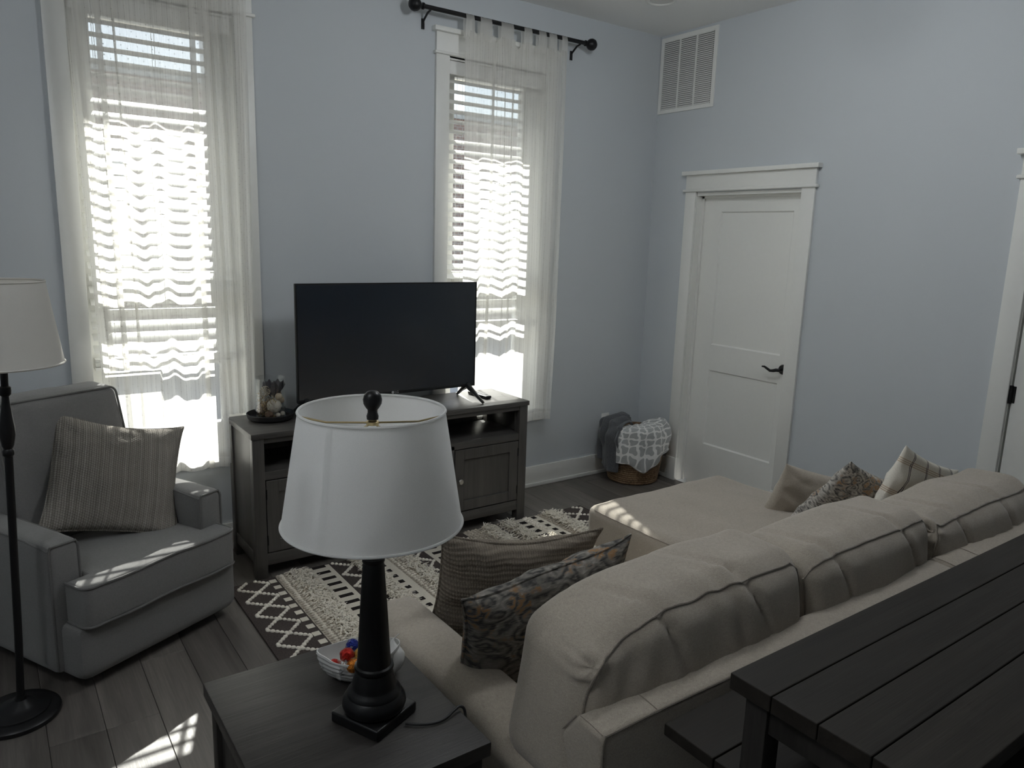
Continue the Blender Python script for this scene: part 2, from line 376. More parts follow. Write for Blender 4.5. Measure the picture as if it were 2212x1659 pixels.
def rbox(bm, c, d, r, n=10, disp=None, bulge=(0, 0, 0)):
    """soft upholstery block: box of size d about c with corner radius r, faces bowed out by bulge; disp(p, nrm) moves points"""
    hx, hy, hz = d[0]/2, d[1]/2, d[2]/2
    t = bmesh.new(); bmesh.ops.create_cube(t, size=2.0)
    bmesh.ops.subdivide_edges(t, edges=t.edges[:], cuts=n, use_grid_fill=True)
    me = bpy.data.meshes.new('tmp'); t.to_mesh(me); t.free(); n0 = len(bm.verts); bm.from_mesh(me); bpy.data.meshes.remove(me)
    bm.verts.ensure_lookup_table(); vsx = bm.verts[n0:]
    for v in vsx:
        u = v.co.copy()
        # denser rows near the edges
        w = Vector([math.copysign(1-(1-abs(t))**1.35, t) for t in u])
        p = Vector((w.x*hx, w.y*hy, w.z*hz))
        i = Vector((max(-(hx-r), min(hx-r, p.x)), max(-(hy-r), min(hy-r, p.y)), max(-(hz-r), min(hz-r, p.z))))
        dlt = p-i
        nrm = dlt.normalized() if dlt.length > 1e-6 else Vector((0, 0, 1))
        if dlt.length > 1e-6: p = i+nrm*r*min(1.0, dlt.length/r if dlt.length < r else 1.0)
        # keep full faces flat: distance beyond inner box is r on the faces
        fx, fy, fz = (1-(p.x/hx)**2), (1-(p.y/hy)**2), (1-(p.z/hz)**2)
        p.x += bulge[0]*max(0, fy)*max(0, fz)*(p.x/hx); p.y += bulge[1]*max(0, fx)*max(0, fz)*(p.y/hy); p.z += bulge[2]*max(0, fx)*max(0, fy)*(p.z/hz)
        if disp: p = disp(p, nrm)
        v.co = Vector(c)+p
def grid(bm, fn, nu, nv, uvfn=None, closed=False):
    vsx = [[bm.verts.new(fn(i/nu, j/nv)) for j in range(nv+1)] for i in range(nu+(0 if closed else 1))]
    lay = bm.loops.layers.uv.get('fabric') or (bm.loops.layers.uv.new('fabric') if uvfn else None)
    for i in range(nu):
        for j in range(nv):
            i2 = (i+1) % len(vsx)
            f = bm.faces.new((vsx[i][j], vsx[i2][j], vsx[i2][j+1], vsx[i][j+1]))
            if uvfn:
                for l, (a, b2) in zip(f.loops, ((i, j), (i+1, j), (i+1, j+1), (i, j+1))): l[lay].uv = uvfn(a/nu, b2/nv)
    return vsx
def mesh_of(bm, m, name, smooth=True, ang=38):
    bmesh.ops.recalc_face_normals(bm, faces=bm.faces[:])
    me = bpy.data.meshes.new(name); bm.to_mesh(me); bm.free()
    if smooth:
        me.polygons.foreach_set('use_smooth', [True]*len(me.polygons)); me.set_sharp_from_angle(angle=math.radians(ang))
    if m: me.materials.append(m)
    return me
def obj(name, bm, m, parent=None, smooth=True, ang=38, kind=None, label=None, loc=None):
    me = bm if isinstance(bm, bpy.types.Mesh) else mesh_of(bm, m, name, smooth, ang)
    o = bpy.data.objects.new(name, me); COL.objects.link(o)
    if parent: o.parent = parent
    if loc: o.location = loc
    if kind: o['kind'] = kind
    if label: o['label'] = label
    return o
def B(): return bmesh.new()
def bxo(name, m, parent, *a, bev=.002, **kw):
    b = B(); box(b, *a, bev=bev); return obj(name, b, m, parent, **kw)
def thing(name, label, cat, loc=(0, 0, 0), rz=0.0, group=None):
    o = bpy.data.objects.new(name, None); COL.objects.link(o); o.empty_display_size = .1
    o.location = loc; o.rotation_euler = (0, 0, rz); o['label'] = label; o['category'] = cat
    if group: o['group'] = group
    return o
def struct(name, bm=None, m=None, parent=None, label=None, **kw):
    if bm is None:
        o = bpy.data.objects.new(name, None); COL.objects.link(o); o.empty_display_size = .1
    else: o = obj(name, bm, m, parent, **kw)
    if parent is None: o['kind'] = 'structure'
    if label: o['label'] = label
    return o
def tag(o, label, cat, group=None):
    o['label'] = label; o['category'] = cat
    if group: o['group'] = group
    return o

# ================================================================== ROOM SHELL
H = 3.149
XL, YF = -6.2, -7.5
W1 = (-3.685, -2.968); W2 = (-1.743, -1.027); WZ = (.575, 2.735); WT = .24
def make_shell():
    b = B(); box(b, XL, .0, YF, 0.0, -.12, -.012); fl = struct('floor', b, M['slab'], label='dark grey wood plank floor')
    PW, PL = .171, 1.22
    me = {}
    i = 0; x = -4.72
    while x < -.0:
        w = min(PW, -.0-x); off = R.choice((.12, .33, .55, .74, .95, 1.1)); y = 0.0
        y1 = 0.0; first = True
        while y1 > -2.6:
            ln = off if first else PL; first = False
            key = (round(w, 3), round(ln, 3))
            if key not in me:
                q = B(); box(q, .0008, key[0]-.0008, -key[1]+.0008, -.0008, -.012, 0, bev=.0012, seg=1); me[key] = mesh_of(q, M['plank'], 'plank', False)
            obj('plank', me[key], None, fl, loc=(x, y1, 0)); y1 -= ln
        x += PW
    b = B(); box(b, -6.2, -4.72, -7.5, 0, -.012, 0); box(b, -4.72, 0, YF, -2.6, -.012, -.002); obj('plank_surface', b, M['plank'], fl)
    b = B(); box(b, XL, 0, YF, 0, H, H+.1); struct('ceiling', b, M['ceiling'], label='white textured ceiling')
    # window wall with two openings
    b = B()
    xs = [XL-.2, W1[0]-.02, W1[1]+.02, W2[0]-.02, W2[1]+.02, .2]
    for k in range(5):
        if k in (1, 3):
            box(b, xs[k], xs[k+1], 0, WT, -.1, WZ[0]-.02); box(b, xs[k], xs[k+1], 0, WT, WZ[1]+.01, H+.1)
        else: box(b, xs[k], xs[k+1], 0, WT, -.1, H+.1)
    struct('wall_back', b, M['wall'], label='blue grey wall with two tall windows')
    # door wall with two openings
    b = B()
    D1, D2, DZ = (-1.265, -.415), (-3.37, -2.497), 2.065
    for y0, y1_ in ((D1[1], 0), (D2[1], D1[0]), (YF, D2[0])): box(b, 0, .13, y0, y1_, -.1, H+.1)
    for d in (D1, D2): box(b, 0, .13, d[0], d[1], DZ, H+.1)
    struct('wall_right', b, M['wall'], label='pale grey wall with white doors')
    b = B(); box(b, XL-.1, XL, YF, 0, -.1, H+.1); struct('wall_left', b, M['wall'])
    b = B(); box(b, XL, .2, YF-.1, YF, -.1, H+.1); struct('wall_front', b, M['wall'])
    # space behind the doors is closed
    b = B(); box(b, .13, .2, -3.6, 0, -.1, 2.3); struct('trim_3', b, M['trim'])
    # skirting with shoe moulding
    def skirt(name, segs, along):
        e = struct(name)
        for a0, a1 in segs:
            if along == 'x':
                bxo('board', M['trim'], e, a0, a1, -.014, 0, 0, .148, bev=.002); bxo('shoe_moulding', M['trim'], e, a0, a1, -.027, -.014, 0, .028, bev=.005)
            else:
                bxo('board', M['trim'], e, -.014, 0, a0, a1, 0, .148, bev=.002); bxo('shoe_moulding', M['trim'], e, -.027, -.014, a0, a1, 0, .028, bev=.005)
    skirt('baseboard_back', [(XL, 0)], 'x'); skirt('baseboard_right', [(-.335, -.027), (-2.42, -1.35), (YF, -3.46)], 'y')
make_shell()

def make_window(n, W, blind_bot, lab):
    e = struct('window_%d' % n); e['label'] = lab
    x0, x1 = W; z0, z1 = WZ; cw = .09
    for a, c in ((x0-cw, x0), (x1, x1+cw)):
        bxo('side_casing', M['trim'], e, a, c, -.02, 0, z0, 2.752)
    bxo('header_bead', M['trim'], e, x0-cw-.014, x1+cw+.014, -.034, 0, 2.752, 2.768, bev=.006)
    bxo('header_board', M['trim'], e, x0-cw, x1+cw, -.021, 0, 2.768, 2.872)
    bxo('header_cap', M['trim'], e, x0-cw-.022, x1+cw+.022, -.044, 0, 2.872, 2.897)
    bxo('sill', M['trim'], e, x0-cw-.022, x1+cw+.022, -.046, .10, z0-.02, z0, bev=.006)
    bxo('apron', M['trim'], e, x0-cw, x1+cw, -.018, 0, .483, z0-.02)
    b = B()
    box(b, x0-.02, x0, -.0, WT, z0, z1); box(b, x1, x1+.02, 0, WT, z0, z1); box(b, x0-.02, x1+.02, 0, WT, z1, z1+.02); box(b, x0-.02, x1+.02, .10, WT+.03, z0-.04, z0)
    obj('jamb', b, M['trim'], e, False)
    # sash: outer frame, meeting rail low on the window
    f = .10; mr = 1.445
    b = B()
    box(b, x0, x0+f, .095, .15, z0, z1); box(b, x1-f, x1, .095, .15, z0, z1)
    box(b, x0+f, x1-f, .095, .15, z0, z0+.12); box(b, x0+f, x1-f, .095, .15, z1-.07, z1); 
    obj('sash_frame', b, M['vinyl'], e, False)
    bxo('meeting_rail', M['vinyl'], e, x0+f, x1-f, .09, .155, mr-.058, mr+.058)
    bxo('glass_pane', M['glass'], e, x0+f, x1-f, .118, .122, mr+.058, z1-.07, bev=0)
    bxo('glass_pane', M['glass'], e, x0+f, x1-f, .128, .132, z0+.12, mr-.058, bev=0)
make_window(1, W1, 1.03, 'tall white cased window behind the armchair')
make_window(2, W2, 1.14, 'tall white cased window behind the television')

def lever_door(n, y0, y1, cy0, cy1, leafx, lab, lever=None, hinge=None):
    """y0..y1 leaf, cy0..cy1 outer casing edges (y0<y1)"""
    e = struct('door_%d' % n); e['label'] = lab
    cw = .09; zt = 2.07
    for a, c in ((cy0, cy0+cw), (cy1-cw, cy1)):
        bxo('side_casing', M['trim'], e, -.02, 0, a, c, .165, zt); bxo('plinth_block', M['trim'], e, -.027, 0, a-.004, c+.004, 0, .17)
    bxo('header_bead', M['trim'], e, -.036, 0, cy0-.016, cy1+.016, zt, zt+.018, bev=.006)
    bxo('header_board', M['trim'], e, -.021, 0, cy0, cy1, zt+.018, 2.182)
    bxo('header_cap', M['trim'], e, -.046, 0, cy0-.024, cy1+.024, 2.182, 2.208)
    b = B(); box(b, 0, .13, cy0+cw-.016, cy0+cw+.004, 0, 2.06); box(b, 0, .13, cy1-cw-.004, cy1-cw+.016, 0, 2.06); box(b, 0, .13, cy0+cw, cy1-cw, 2.045, 2.065)
    if leafx > .03:
        box(b, leafx-.014, leafx-.002, cy1-cw-.022, cy1-cw-.004, 0, 2.05); box(b, leafx-.014, leafx-.002, cy0+cw, cy1-cw, 2.03, 2.05)
    obj('jamb', b, M['trim'], e, False)
    # leaf: stiles, rails, two recessed panels
    X0, X1 = leafx, leafx+.035; py0, py1 = y0+.095, y1-.15; zz = [.012, .31, .85, 1.03, 1.94, 2.035]
    b = B()
    box(b, X0, X1, y0, py0, zz[0], zz[5]); box(b, X0, X1, py1, y1, zz[0], zz[5])
    for a, c in ((zz[0], zz[1]), (zz[2], zz[3]), (zz[4], zz[5])): box(b, X0, X1, py0, py1, a, c)
    leaf = obj('door_leaf', b, M['doorw'], e, False)
    for a, c in ((zz[1], zz[2]), (zz[3], zz[4])):
        b = B()
        A = [(X0+.0005, py0, a), (X0+.0005, py1, a), (X0+.0005, py1, c), (X0+.0005, py0, c)]; s = .009
        I = [(X0+.011, py0+s, a+s), (X0+.011, py1-s, a+s), (X0+.011, py1-s, c-s), (X0+.011, py0+s, c-s)]
        va = [b.verts.new(p) for p in A]; vi = [b.verts.new(p) for p in I]
        for k in range(4): b.faces.new((va[k], va[(k+1) % 4], vi[(k+1) % 4], vi[k]))
        b.faces.new(vi)
        obj('panel', b, M['doorw'], leaf, False)
    if lever:
        ly, lz = lever
        b = B()
        q = []
        for k in range(20): q.append((X0-.004, ly+.033*math.cos(2*PI*k/20), lz+.033*math.sin(2*PI*k/20)))
        rg = [b.verts.new((X0, p[1], p[2])) for p in q]; r2 = [b.verts.new((X0-.012, ly+(p[1]-ly)*.8, lz+(p[2]-lz)*.8)) for p in q]
        for k in range(20): b.faces.new((rg[k], rg[(k+1) % 20], r2[(k+1) % 20], r2[k]))
        b.faces.new(r2)
        pts = [(X0-.012, ly, lz), (X0-.05, ly, lz), (X0-.056, ly+.012, lz), (X0-.056, ly+.03, lz-.006), (X0-.056, ly+.055, lz-.010), (X0-.056, ly+.08, lz+.001), (X0-.056, ly+.10, lz+.010), (X0-.056, ly+.118, lz+.009)]
        tube(b, pts, [.011, .011, .011, .0105, .009, .008, .007, .005], 10)
        obj('lever_handle', b, M['black'], leaf, label='black curved lever handle')
    if hinge:
        b = B(); tube(b, [(X0-.006, hinge[0], hinge[1]-.045), (X0-.006, hinge[0], hinge[1]+.045)], .009, 10); box(b, X0-.003, X0, hinge[0]-.02, hinge[0]+.0, hinge[1]-.042, hinge[1]+.042)
        obj('hinge', b, M['black'], leaf, label='black hinge')
lever_door(1, -1.252, -.445, -1.34, -.338, .065, 'white two panel door with black lever handle', lever=(-1.19, .945))
lever_door(2, -3.36, -2.522, -3.455, -2.42, .006, 'white door at the right edge with a black hinge', hinge=(-2.516, 1.04))

# outside: eave, ground, building across the street
def make_outside():
    b = B(); box(b, -8, 3, WT, .65, 2.77, 3.0); struct('trim_1', b, M['soffit'], smooth=False)
    b = B(); box(b, -22, 16, -24, 30, -.5, -.35); struct('ground', b, M['concrete'], smooth=False)
    t = thing('building', 'low brick building across the street seen through the blinds', 'building', (0, 9, 0))
    bxo('wall', M['brick'], t, -14, 14, 0, 4, -.4, 3.95, bev=0); bxo('coping', M['concrete'], t, -14, 14, -.08, 4, 3.95, 4.1, bev=0)
    for k in range(9):
        x = -11+k*2.6
        f = bxo('window_frame', M['vinyl'], t, x, x+1.1, -.03, .05, .9, 2.7, bev=0); bxo('window_pane', M['screen'], f, x+.08, x+1.02, -.04, -.031, .98, 2.62, bev=0)
make_outside()

# ================================================================== WINDOW DRESSING
def make_blind(W, zb, label):
    x0, x1 = W[0]+.012, W[1]-.012
    t = thing('window_blind', label, 'blind', ((x0+x1)/2, .045, zb), group='wide slat blinds')
    h = (x1-x0)/2; top = 2.732-zb
    bxo('valance', M['slat'], t, -h, h, -.042, -.032, top-.075, top, bev=.003)
    bxo('headrail', M['slat'], t, -h, h, -.03, .03, top-.055, top-.002, bev=.002)
    # one slat mesh, slightly crowned, outer edge raised
    tilt = math.radians(27); w = .0635
    b = B(); n = 6; prof = []
    for k in range(n+1):
        s = (k/n-.5)*w; cr = .003*(1-(2*k/n-1)**2)
        prof.append((s*math.cos(tilt)-cr*math.sin(tilt), s*math.sin(tilt)+cr*math.cos(tilt)))
    th = .0046
    rows = []
    for sx in (-h+.004, h-.004):
        up = [b.verts.new((sx, y, z+th/2)) for y, z in prof]; dn = [b.verts.new((sx, y, z-th/2)) for y, z in prof]
        rows.append(up+dn[::-1])
    m = len(rows[0])
    for k in range(m): b.faces.new((rows[0][k], rows[0][(k+1) % m], rows[1][(k+1) % m], rows[1][k]))
    b.faces.new(rows[0]); b.faces.new(rows[1][::-1])
    me = mesh_of(b, M['slat'], 'slat', False)
    z = top-.105; stack = .055
    while z > stack+.045:
        obj('slat', me, None, t, loc=(0, 0, z)); z -= .0575
    # slats gathered on the bottom rail
    b = B(); box(b, -h+.004, h-.004, -.0315, .0315, -.002, .002, bev=.001, seg=1); fm = mesh_of(b, M['slat'], 'slat', False)
    for k in range(6): obj('slat', fm, None, t, loc=(0, 0, .024+k*.0062))
    bxo('bottom_rail', M['slat'], t, -h+.002, h-.002, -.032, .032, 0, .018, bev=.004)
    b = B()
    for fx in (-.72, 0, .72):
        for fy in (-.033, .033): tube(b, [(h*fx, fy, .01), (h*fx, fy, top-.03)], .0011, 5)
    obj('ladder_cord', b, M['cordw'], t)
    return t
make_blind(W1, 1.03, 'white slat blind in the window behind the armchair')
make_blind(W2, 1.13, 'white slat blind in the window behind the television')

def curtain_fn(x0t, x1t, x0b, x1b, yb, amp, folds, seed, topfn, bot, flat=None):
    def fn(u, v):
        # v: 0 bottom .. 1 top
        zt = topfn(u); z = bot(u)+(zt-bot(u))*v
        k = 1-v
        xa = x0t+(x0b-x0t)*k; xb = x1t+(x1b-x1t)*k
        s = u+.006*noise.noise(Vector((u*6, v*2.2, seed)))
        x = xa+(xb-xa)*s; y = yb
        for c, wd, lap, dep in folds:
            d = (u-c-.012*math.sin(v*3+c*20))/wd; g = math.exp(-d*d)
            x -= lap*d*g*2.2; y -= dep*g
        a = amp*(.75+.5*noise.noise(Vector((seed, v*1.5, 3))))
        y += a*math.sin(u*2*PI*3.6+seed+.5*math.sin(v*2.5))+.35*a*math.sin(u*2*PI*8.3+seed*2+v*1.2)+.35*a*noise.noise(Vector((u*16, v*2.4, seed+9)))
        if v < .25: y += .25*amp*(1-v/.25)*noise.noise(Vector((u*24, v*9, seed+4)))
        if flat: y = flat(x, y, z)
        return Vector((x, y, z))
    return fn
def keep_clear(x, y, z):
    y = min(y, -.052)
    if z < 1.05 and x < -3.40: y = max(y, -.066-.2*max(0, z-.95))
    return y
def make_curtains():
    # left window, wide panel and a narrow gathered panel
    t = tag(obj('sheer_curtain', (lambda b: (grid(b, curtain_fn(-3.70, -3.11, -3.645, -3.105, -.112, .024, [(.07, .020, .022, .012), (.2, .02, .02, .012), (.30, .013, .012, .01), (.86, .022, .024, .022)], 1.3, lambda u: 2.93, lambda u: .505, keep_clear), 150, 120, lambda u, v: (u*.82, v*2.43)), b)[1])(B()), M['sheer']),
            'wide sheer white curtain panel behind the grey armchair', 'curtain', 'sheer curtains')
    t = tag(obj('sheer_curtain', (lambda b: (grid(b, curtain_fn(-3.16, -2.925, -3.12, -2.945, -.092, .012, [(.12, .05, .014, .02), (.8, .05, .012, .012), (.5, .04, .006, .006)], 4.1, lambda u: 2.93, lambda u: .515+.26*min(1, max(0, (u-.16)/.05)), keep_clear), 80, 100, lambda u, v: (u*.42+.2, v*2.43+.2)), b)[1])(B()), M['sheer']),
            'narrow gathered sheer curtain strip beside the left end of the media console', 'curtain', 'sheer curtains')
    r = thing('curtain_rod', 'black curtain rod above the window behind the armchair', 'curtain rod', (-3.33, -.09, 2.96))
    b = B(); tube(b, [(-.62, 0, 0), (.62, 0, 0)], .0125, 12); obj('rod', b, M['black'], r)
    # right window: tab top panel
    tabs = [(-1.689, -1.633), (-1.591, -1.511), (-1.445, -1.355), (-1.277, -1.218), (-1.165, -1.108), (-1.086, -1.025), (-.984, -.94)]
    c = thing('sheer_curtain', 'sheer white tab top curtain hung from the black rod', 'curtain', (-1.32, -.09, .5), group='sheer curtains')
    x0, x1 = -1.692, -.94
    def topz(u):
        x = x0+(x1-x0)*u
        dmin = min(max(a-x, x-b_, 0) for a, b_ in tabs)
        return 2.885-min(.055, 1.2*dmin)
    def flat(x, y, z):
        st = lambda e0, e1, q: (lambda f: f*f*(3-2*f))(min(1, max(0, (q-e0)/(e1-e0))))
        k = st(.98, .78, z)*st(-1.30, -1.42, x)      # pressed flat behind the console
        return keep_clear(x, y, z)*(1-k)+k*(-.049+.04*(y+.11))
    base = curtain_fn(x0, x1, -1.665, -.962, -.105, .017, [(.25, .02, .020, .016), (.36, .014, .010, .008), (.46, .012, .012, .008), (.56, .02, .012, .010), (.80, .03, .012, .015), (.92, .02, .012, .008)], 2.2, topz, lambda u: .505+.01*math.sin(u*9), flat)
    def fn(u, v):
        p = base(u, v)
        # fullness: bellies a little at mid height, flares below the tabs
        k = math.sin(PI*min(1, max(0, v)))
        p.x += .02*k*(u-.3)
        if v > .93:
            q = (v-.93)/.07; p.y += (-.105-p.y)*.5*q
        # the light drape swing of the long fold
        p.x -= .10*max(0, .42-v)*math.exp(-((u-.30)/.09)**2)
        return p-Vector(c.location)
    b = B(); grid(b, fn, 170, 130, lambda u, v: (u*1.05, v*2.38)); obj('panel', b, M['sheer'], c)
    for a, d in tabs:
        b = B(); pr = [(-.012, -.115), (-.016, -.06), (-.017, -.01), (-.012, .010), (0, .0165), (.012, .010), (.017, -.01), (.014, -.06), (.008, -.115)]
        n = 5
        rows = []
        for k in range(n+1):
            x = a+(d-a)*k/n-c.location.x
            rows.append([b.verts.new((x+.003*math.sin(k*2+z*30), y+.0015*math.sin(k*2.4), 2.96-.5+z)) for y, z in pr])
        lay = b.loops.layers.uv.new('fabric')
        for k in range(n):
            for j in range(len(pr)-1):
                f = b.faces.new((rows[k][j], rows[k+1][j], rows[k+1][j+1], rows[k][j+1]))
                for l in f.loops: l[lay].uv = (.016+.01*k/n, .02)
        obj('tab', b, M['sheer'], c)
    r = thing('curtain_rod', 'black curtain rod with ball finials and brackets', 'curtain rod', (-1.37, -.09, 2.963))
    b = B(); tube(b, [(-.585, 0, 0), (.585, 0, 0)], .0125, 14); obj('rod', b, M['black'], r)
    for s in (-1, 1):
        b = B(); lathe(b, [(.0, 0), (.018, .001), (.018, .010), (.012, .012), (.012, .02), (.02, .024), (.033, .04), (.037, .056), (.034, .072), (.022, .086), (.0, .092)], 20)
        o = obj('finial', b, M['black'], r, loc=(s*.585, 0, 0)); o.rotation_euler = (0, s*PI/2, 0)
        b = B(); x = s*.545
        tube(b, [(x, -.002, -.013), (x, .03, -.020), (x, .075, -.050), (x, .084, -.060), (x, .084, -.085)], .006, 8); box(b, x-.009, x+.009, .083, .09, -.095, -.040)
        obj('bracket', b, M['black'], r)
make_curtains()

# vent, ceiling light, outlet
def make_fixtures():
    t = thing('air_vent', 'white louvred return air vent high on the wall beside the corner', 'vent', (0, -.2575, 2.622))
    hw, ht = .2515, .508
    b = B()
    box(b, -.008, 0, -hw, -hw+.028, 0, ht); box(b, -.008, 0, hw-.028, hw, 0, ht); box(b, -.008, 0, -hw+.028, hw-.028, 0, .026); box(b, -.008, 0, -hw+.028, hw-.028, ht-.026, ht)
    obj('frame', b, M['trim'], t, False)
    bxo('backing', M['blackm'], t, -.0012, -.0002, -hw+.03, hw-.03, .028, ht-.028, bev=0)
    cw = (2*hw-.056)/3
    for k in (1, 2): bxo('mullion', M['trim'], t, -.0085, -.001, -hw+.028+k*cw-.006, -hw+.028+k*cw+.006, .026, ht-.026, bev=.001)
    b = B(); l = cw/2-.004
    vsx = [b.verts.new(p) for p in ((-.0095, -l, -.0062), (-.0095, l, -.0062), (-.0015, l, .0046), (-.0015, -l, .0046), (-.0105, -l, -.0054), (-.0105, l, -.0054), (-.0025, l, .0056), (-.0025, -l, .0056))]
    for f in ((0, 1, 2, 3), (7, 6, 5, 4), (0, 4, 5, 1), (2, 6, 7, 3), (1, 5, 6, 2), (0, 3, 7, 4)): b.faces.new([vsx[i] for i in f])
    me = mesh_of(b, M['trim'], 'slat', False)
    for k in range(3):
        for j in range(36): obj('slat', me, None, t, loc=(0, -hw+.028+(k+.5)*cw, .033+j*(ht-.062)/35))
    b = B()
    for sy in (-1, 1):
        for z in (.02, ht-.02): ball(b, (-.009, sy*(hw-.03), z), .005, 1, (.5, 1, 1))
    obj('screw', b, M['trim'], t)
    t = thing('ceiling_light', 'round white recessed ceiling light', 'ceiling light', (-.605, -.565, H))
    b = B(); lathe(b, [(.095, 0), (.094, -.006), (.078, -.010), (.068, -.004), (.066, 0)], 40, cap0=False, cap1=False); obj('ring', b, M['trim'], t)
    b = B(); lathe(b, [(.066, -.003), (.0, -.003)], 40, cap0=False); obj('lens', b, M['lens'], t)
    # two unseen glowing globes added to brighten the room, both above the frame
    for x, y, lab in ((-1.80, -2.10, 'added fill light globe above the chaise end of the sofa'), (-4.85, -2.85, 'added fill light globe above the near end of the room')):
        t = thing('fill_light', lab, 'ceiling light', (x, y, H-.19))
        b = B(); lathe(b, [(0, .19), (.09, .19), (.092, .17), (.06, .155), (.055, .13)], 24, cap1=False); obj('mount', b, M['steel'], t)
        b = B(); ball(b, (0, 0, 0), .15, 4); obj('globe', b, M['fillglow'], t)
    t = thing('wall_outlet', 'white outlet cover plate behind the charcoal throw', 'outlet', (-.349, 0, .342))
    bxo('cover_plate', M['trim'], t, -.036, .036, -.006, 0, 0, .115, bev=.002)
    for z in (.035, .08): bxo('socket', M['vinyl'], t, -.017, .017, -.0085, -.006, z-.014, z+.014, bev=.002)
make_fixtures()

# ================================================================== MEDIA CONSOLE AND WHAT STANDS ON IT
def make_console():
    # measured: front y -.475, top .755, x -3.085 .. -1.43
    t = thing('media_console', 'grey stained wood media console under the television', 'console', (-2.258, -.265, 0))
    hw = .828; fy, by = -.21, .205
    W, WV = M['standwood'], M['standwoodv']
    bxo('top', W, t, -hw-.006, hw+.006, fy-.008, by, .727, .755, bev=.003)
    for sx in (-1, 1):
        for y0 in (fy, by-.055):
            bxo('leg', WV, t, *sorted((sx*hw, sx*(hw-.058))), y0, y0+.055, 0, .727, bev=.003)
        bxo('side_panel', WV, t, *sorted((sx*(hw-.008), sx*(hw-.024))), fy+.055, by-.055, .13, .727, bev=.001)
        bxo('side_rail', W, t, *sorted((sx*(hw-.004), sx*(hw-.028))), fy+.055, by-.055, .07, .13)
    bxo('top_rail', W, t, -hw+.058, hw-.058, fy+.004, fy+.026, .700, .727)
    bxo('bottom_rail', W, t, -hw+.058, hw-.058, fy+.004, fy+.026, .066, .128)
    bxo('middle_rail', W, t, -hw+.058, hw-.058, fy+.004, fy+.026, .513, .556)
    bxo('bottom_panel', W, t, -hw+.03, hw-.03, fy+.026, by-.01, .11, .128)
    bxo('shelf', W, t, -hw+.03, hw-.03, fy+.022, by-.01, .538, .556)
    for x in (-.303, .303): bxo('divider', WV, t, x-.012, x+.012, fy+.004, by-.012, .128, .538)
    # back panel with two round cable holes
    b = B(); z0, z1, y = .12, .727, by-.012
    holes = [(-.745, .585), (.745, .585)]; r = .026
    xs = [-hw+.03, holes[0][0]-.05, holes[0][0]+.05, holes[1][0]-.05, holes[1][0]+.05, hw-.03]
    for k in (0, 2, 4): box(b, xs[k], xs[k+1], y, y+.006, z0, z1)
    for hx, hz in holes:
        box(b, hx-.05, hx+.05, y, y+.006, z0, hz-.05); box(b, hx-.05, hx+.05, y, y+.006, hz+.05, z1)
        n = 32; ci = [b.verts.new((hx+r*math.cos(2*PI*k/n), y, hz+r*math.sin(2*PI*k/n))) for k in range(n)]
        sq = []
        for k in range(n):
            a = 2*PI*k/n; q = .05/max(abs(math.cos(a)), abs(math.sin(a))); sq.append(b.verts.new((hx+q*math.cos(a), y, hz+q*math.sin(a))))
        for k in range(n): b.faces.new((ci[k], ci[(k+1) % n], sq[(k+1) % n], sq[k]))
    obj('back_panel', b, M['standwoodv'], t, False)
    # two framed doors, an open middle bay
    for sx in (-1, 1):
        x0, x1 = sorted((sx*.319, sx*(hw-.062))); z0, z1 = .134, .508; y0, y1 = fy+.002, fy+.024; s = .062
        b = B()
        box(b, x0, x0+s, y0, y1, z0, z1, .0015, 1); box(b, x1-s, x1, y0, y1, z0, z1, .0015, 1); box(b, x0+s, x1-s, y0, y1, z0, z0+s, .0015, 1); box(b, x0+s, x1-s, y0, y1, z1-s, z1, .0015, 1)
        box(b, x0+s, x1-s, y0+.010, y1-.004, z0+s, z1-s)
        d = obj('door', b, WV, t, False)
        kx = x0+.03 if sx > 0 else x1-.03
        b = B(); q = [(.006, 0), (.006, .012), (.015, .016), (.016, .022), (.013, .026), (.0, .027)]; lathe(b, q, 20)
        for v in b.verts: v.co = Vector((kx+v.co.x, y0-v.co.z, .322+v.co.y))
        obj('knob', b, M['steel'], d, label='brushed metal knob')
        hx = x1 if sx > 0 else x0
        for z in (.2, .44):
            b = B(); tube(b, [(hx, y0-.001, z-.025), (hx, y0-.001, z+.025)], .004, 8); obj('hinge', b, M['black'], d)
make_console()

